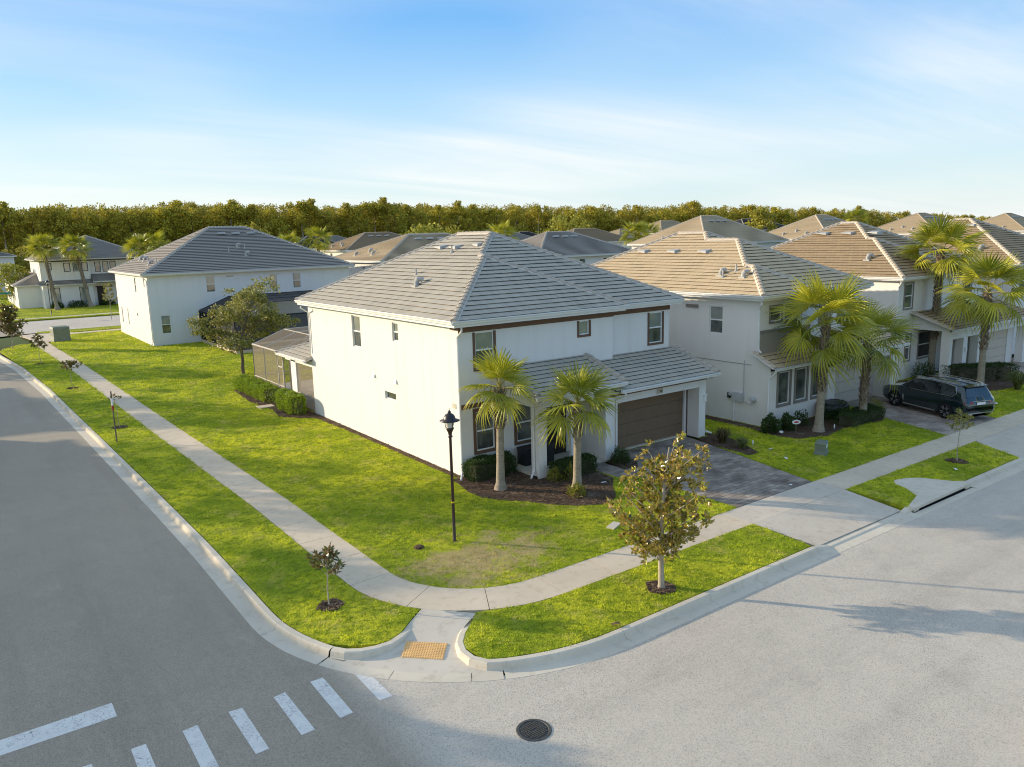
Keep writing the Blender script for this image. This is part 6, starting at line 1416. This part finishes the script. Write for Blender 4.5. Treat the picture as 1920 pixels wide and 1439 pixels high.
            for q in range(10):
                a = q*.6283+(.12 if q % 2 else -.12); d = (math.cos(a), math.sin(a)); e = (-d[1]*.025, d[0]*.025)
                w.hexa([(sx*.955, yy+d[0]*.04-e[0], .4+d[1]*.04-e[1]), (sx*.955, yy+d[0]*.28-e[0], .4+d[1]*.28-e[1]), (sx*.955, yy+d[0]*.28+e[0], .4+d[1]*.28+e[1]), (sx*.955, yy+d[0]*.04+e[0], .4+d[1]*.04+e[1])]+[(sx*1.0, yy+d[0]*.04-e[0], .4+d[1]*.04-e[1]), (sx*1.015, yy+d[0]*.28-e[0], .4+d[1]*.28-e[1]), (sx*1.015, yy+d[0]*.28+e[0], .4+d[1]*.28+e[1]), (sx*1.0, yy+d[0]*.04+e[0], .4+d[1]*.04+e[1])], 0)
            w.build('rim', [RIM, DARK], wh, org=(0, 0, 0))
        m = MB(); m.hexa([(sx*.52, -2.775, .93), (sx*.93, -2.70, .93), (sx*.93, -2.6, .93), (sx*.52, -2.6, .93), (sx*.52, -2.745, 1.03), (sx*.94, -2.66, 1.05), (sx*.94, -2.56, 1.05), (sx*.52, -2.6, 1.03)]); T2_(m, 'tail_lamp', TAIL)
        m = MB(); m.tube([(sx*.62, -2.80, .42), (sx*.62, -2.70, .42)], .06, 10); T2_(m, 'exhaust', CHROME)
    m = MB(); m.poly([(-.80, 1.36, 1.205), (.80, 1.36, 1.205), (.66, .70, 1.70), (-.66, .70, 1.70)]); T2_(m, 'windscreen', GLASS_DARK)
    m = MB(); m.poly([(.62, -2.385, 1.665), (-.62, -2.385, 1.665), (-.78, -2.615, 1.22), (.78, -2.615, 1.22)]); T2_(m, 'rear_window', GLASS_DARK)
    m = MB(); m.hexa([(-.66, -2.50, 1.70), (.66, -2.50, 1.70), (.66, -2.2, 1.73), (-.66, -2.2, 1.73), (-.66, -2.50, 1.735), (.66, -2.50, 1.735), (.66, -2.2, 1.775), (-.66, -2.2, 1.775)]); T2_(m, 'spoiler', PAINTCAR)
    m = MB(); m.box(-.55, -2.775, 1.03, .55, -2.70, 1.06); T2_(m, 'chrome_trim', CHROME)
    m = MB(); m.box(-.26, -2.775, .86, .26, -2.755, .99); T2_(m, 'number_plate', WHITE)
    m = MB(); m.box(-.80, -2.795, .44, .80, -2.70, .48); T2_(m, 'chrome_trim', CHROME)
    return T
suv(25.0, -6.35, -.32)

# utility things
def ubox(label, x, y, w, d, h, mat, name='utility_box', plate=True, rz=0, slope=.12):
    T = thing(name, label, 'utility box', (x, y, 0), rz=rz); m = MB()
    m.hexa([(-w/2-.06, -d/2-.06, 0), (w/2+.06, -d/2-.06, 0), (w/2+.06, d/2+.06, 0), (-w/2-.06, d/2+.06, 0), (-w/2, -d/2, h*.35), (w/2, -d/2, h*.35), (w/2, d/2, h*.35), (-w/2, d/2, h*.35)])
    m.box(-w/2, -d/2, h*.35, w/2, d/2, h*.86); m.build('cabinet', mat, T, org=(0, 0, 0))
    m = MB(); m.hexa([(-w/2-.03, -d/2-.03, h*.86), (w/2+.03, -d/2-.03, h*.86), (w/2+.03, d/2+.03, h*.86), (-w/2-.03, d/2+.03, h*.86), (-w/2+.02, -d/2+.04, h), (w/2-.02, -d/2+.04, h), (w/2-.02, d/2-.02, h), (-w/2+.02, d/2-.02, h)]); m.build('lid', mat, T, org=(0, 0, 0))
    if plate: m = MB(); m.box(-w*.12, -d/2-.008, h*.5, w*.30, -d/2, h*.78); m.build('label_plate', WHITE, T, org=(0, 0, 0))
    return T
ubox('squat green utility pedestal with white label on the lawn between the two driveways', 13.55, -7.2, .52, .42, .56, BOXGREEN, 'utility_pedestal', rz=.35)
ubox('large green transformer cabinet beside the far end of the footpath', -6.9, 66.6, 1.5, 1.5, 1.5, BOXGREEN, 'transformer', False, .1)
T = thing('valve_box', 'small grey valve box lid sunk in the front lawn by the footpath', 'utility cover', (1.02, -7.75, 0)); m = MB(); m.hexa([(.72, -7.98, .0), (1.25, -7.75, .0), (1.15, -7.5, .0), (.62, -7.72, .0), (.72, -7.98, .06), (1.25, -7.75, .06), (1.15, -7.5, .07), (.62, -7.72, .07)]); m.build('lid', CONC2, T)

# yard sign before the neighbour house
T = thing('yard_sign', 'small white and red security sign on a stake before the paired windows', 'sign', (15.56, -4.6, 0))
m = MB(); m.tube([(15.56, -4.6, 0), (15.56, -4.6, .50)], .012, 5); m.build('stake', BOOT, T)
nx, ny = -.55, -.83
def face(r, zc, d, sq=.62): return [(15.56+(-ny)*r*math.cos(a)*1.2+nx*d, -4.6+nx*r*math.cos(a)*1.2+ny*d, zc+r*sq*math.sin(a)) for a in [i*.5236 for i in range(12)]]
m = MB(); a, b = face(.17, .60, 0), face(.17, .60, .02); m.poly(b); m.poly(a[::-1])
for i in range(12): m.quad(a[i], a[(i+1) % 12], b[(i+1) % 12], b[i])
pn = m.build('panel', WHITE, T)
m = MB(); m.poly(face(.105, .60, .024, .42)); m.build('emblem', SIGNRED, pn)
# wooden stake with red and white tape by the thin sapling
T = thing('stake', 'wooden stake with red and white tape standing before the thin sapling', 'stake', (-10.0, 16.1, 0))
m = MB(); m.box(-10.03, 16.07, 0, -9.97, 16.13, 2.55); m.build('post', BARK, T)
m = MB(); m.box(-10.04, 16.055, 1.85, -9.955, 16.14, 2.2, 0); m.box(-10.042, 16.053, 1.62, -9.953, 16.142, 1.84, 1); m.build('tape', [WHITE, SIGNRED], T)
# street name sign far left
T = thing('street_sign', 'green street name sign on a thin post at the far street corner', 'sign', (-8.75, 101.3, 0))
m = MB(); m.tube([(-8.75, 101.3, 0), (-8.75, 101.3, 3.75)], .035, 6); m.build('post', BOXGREY, T)
m = MB(); m.box(-9.95, 101.26, 3.42, -8.72, 101.30, 3.68); m.build('blade', SIGNGREEN, T)
# things on the porch and in the beds
def rattan(label, x, y, w, d, h, name, cat, mat):
    T = thing(name, label, cat, (x, y, .1)); m = MB(); m.box(x-w/2, y-d/2, .10, x+w/2, y+d/2, .10+h*.9); m.build('body', mat, T); m = MB(); m.box(x-w/2-.02, y-d/2-.02, .10+h*.9, x+w/2+.02, y+d/2+.02, .10+h); m.build('lid', mat, T)
    m = MB()
    for i in range(5): m.box(x-w/2-.006, y-d/2-.006, .16+i*h*.16, x+w/2+.006, y+d/2+.006, .16+i*h*.16+h*.05)
    m.build('slat', mat, T); return T
rattan('dark storage box on the porch below the second front window', 3.05, -.40, .85, .55, .72, 'storage_box', 'box', PLASTIC_BLACK)
rattan('dark upright bin on the porch behind the front post', 3.55, -1.0, .35, .40, .95, 'bin', 'bin', PLASTIC_BLACK)
T = thing('plant_tub', 'large black rounded tub behind the tall shaggy-necked palm', 'tub', (19.9, -3.75, 0)); m = MB(); m.lathe([(.0, 0), (.62, .02), (.78, .35), (.80, .62), (.72, .74), (.55, .78), (0, .70)], (19.9, -3.75, .03), 20); m.build('body', PLASTIC_BLACK, T, smooth=True)
m = MB(); m.lathe([(.70, .70), (.74, .76), (.66, .79), (.62, .75)], (19.9, -3.75, .03), 20); m.build('rim', PLASTIC_BLACK, T, smooth=True)
for lab, x, y, s in (('small white marker flag at the lawn edge beside the grass clump', 12.36, -4.6, 1), ('white path light under the shaggy-necked palm', 17.6, -5.3, 1.2), ('white solar light at the foot of the corner shrub', 15.0, -4.2, .8)):
    T = thing('garden_light', lab, 'garden light', (x, y, 0)); m = MB(); m.tube([(x, y, 0), (x, y, .14*s)], .014, 5); m.build('stake', BOXGREY, T); m = MB(); m.lathe([(.0, .12), (.035, .13), (.03, .26), (0, .30)], (x, y, 0), 8) if s != .8 else m.lathe([(.0, .10), (.10, .12), (.09, .18), (0, .2)], (x, y, 0), 8); m.build('head', WHITE, T)
for i, (lab, x, y, a, b) in enumerate((('white paper scrap on the shaded lawn, nearer the grass clump', 12.42, -5.5, .13, .04), ('white paper scrap on the shaded lawn, nearer the driveway edge', 11.7, -6.75, .14, .05), ('white scrap lying on the grey paver driveway', 8.91, -8.9, .06, .05), ('white leaflet lying on the mulch right of the young palms', 3.7, -4.25, .12, .04), ('pale scrap on the verge beside the bare-stemmed sapling', 15.3, -11.9, .12, .05), ('white plastic sheet on the lawn beyond the SUV', 28.6, -7.6, .32, .14), ('small brown leaf pile on the kerb by the magnolia', -3.6, -12.6, .12, .05))):
    T = thing('litter', lab, 'litter', (x, y, 0)); m = MB(); z = .07 if i not in (2,) else .03; c, s_ = math.cos(i), math.sin(i)
    m.add([(x-a*c-b*s_, y-a*s_+b*c, z), (x-a*c+b*s_, y-a*s_-b*c, z+.01), (x+.2*a*c+b*s_, y+.2*a*s_-b*c, z+.025), (x+.2*a*c-b*s_, y+.2*a*s_+b*c, z+.015), (x+a*c+b*s_, y+a*s_-b*c, z), (x+a*c-b*s_, y+a*s_+b*c, z+.012)], [[0, 1, 2, 3], [3, 2, 4, 5]]); m.build('sheet', WHITE if i != 6 else BOOT, T)
T = thing('mound', 'small dark flat mound of dirt at the edge of the bare patch left of the lamp post', 'mound', (-4.95, -5.2, 0)); m = MB(); m.lathe([(.0, .075), (.09, .07), (.15, .04), (.17, .0)], (-4.95, -5.2, .02), 9); m.build('body', MULCH, T)  # low dark mound of dirt
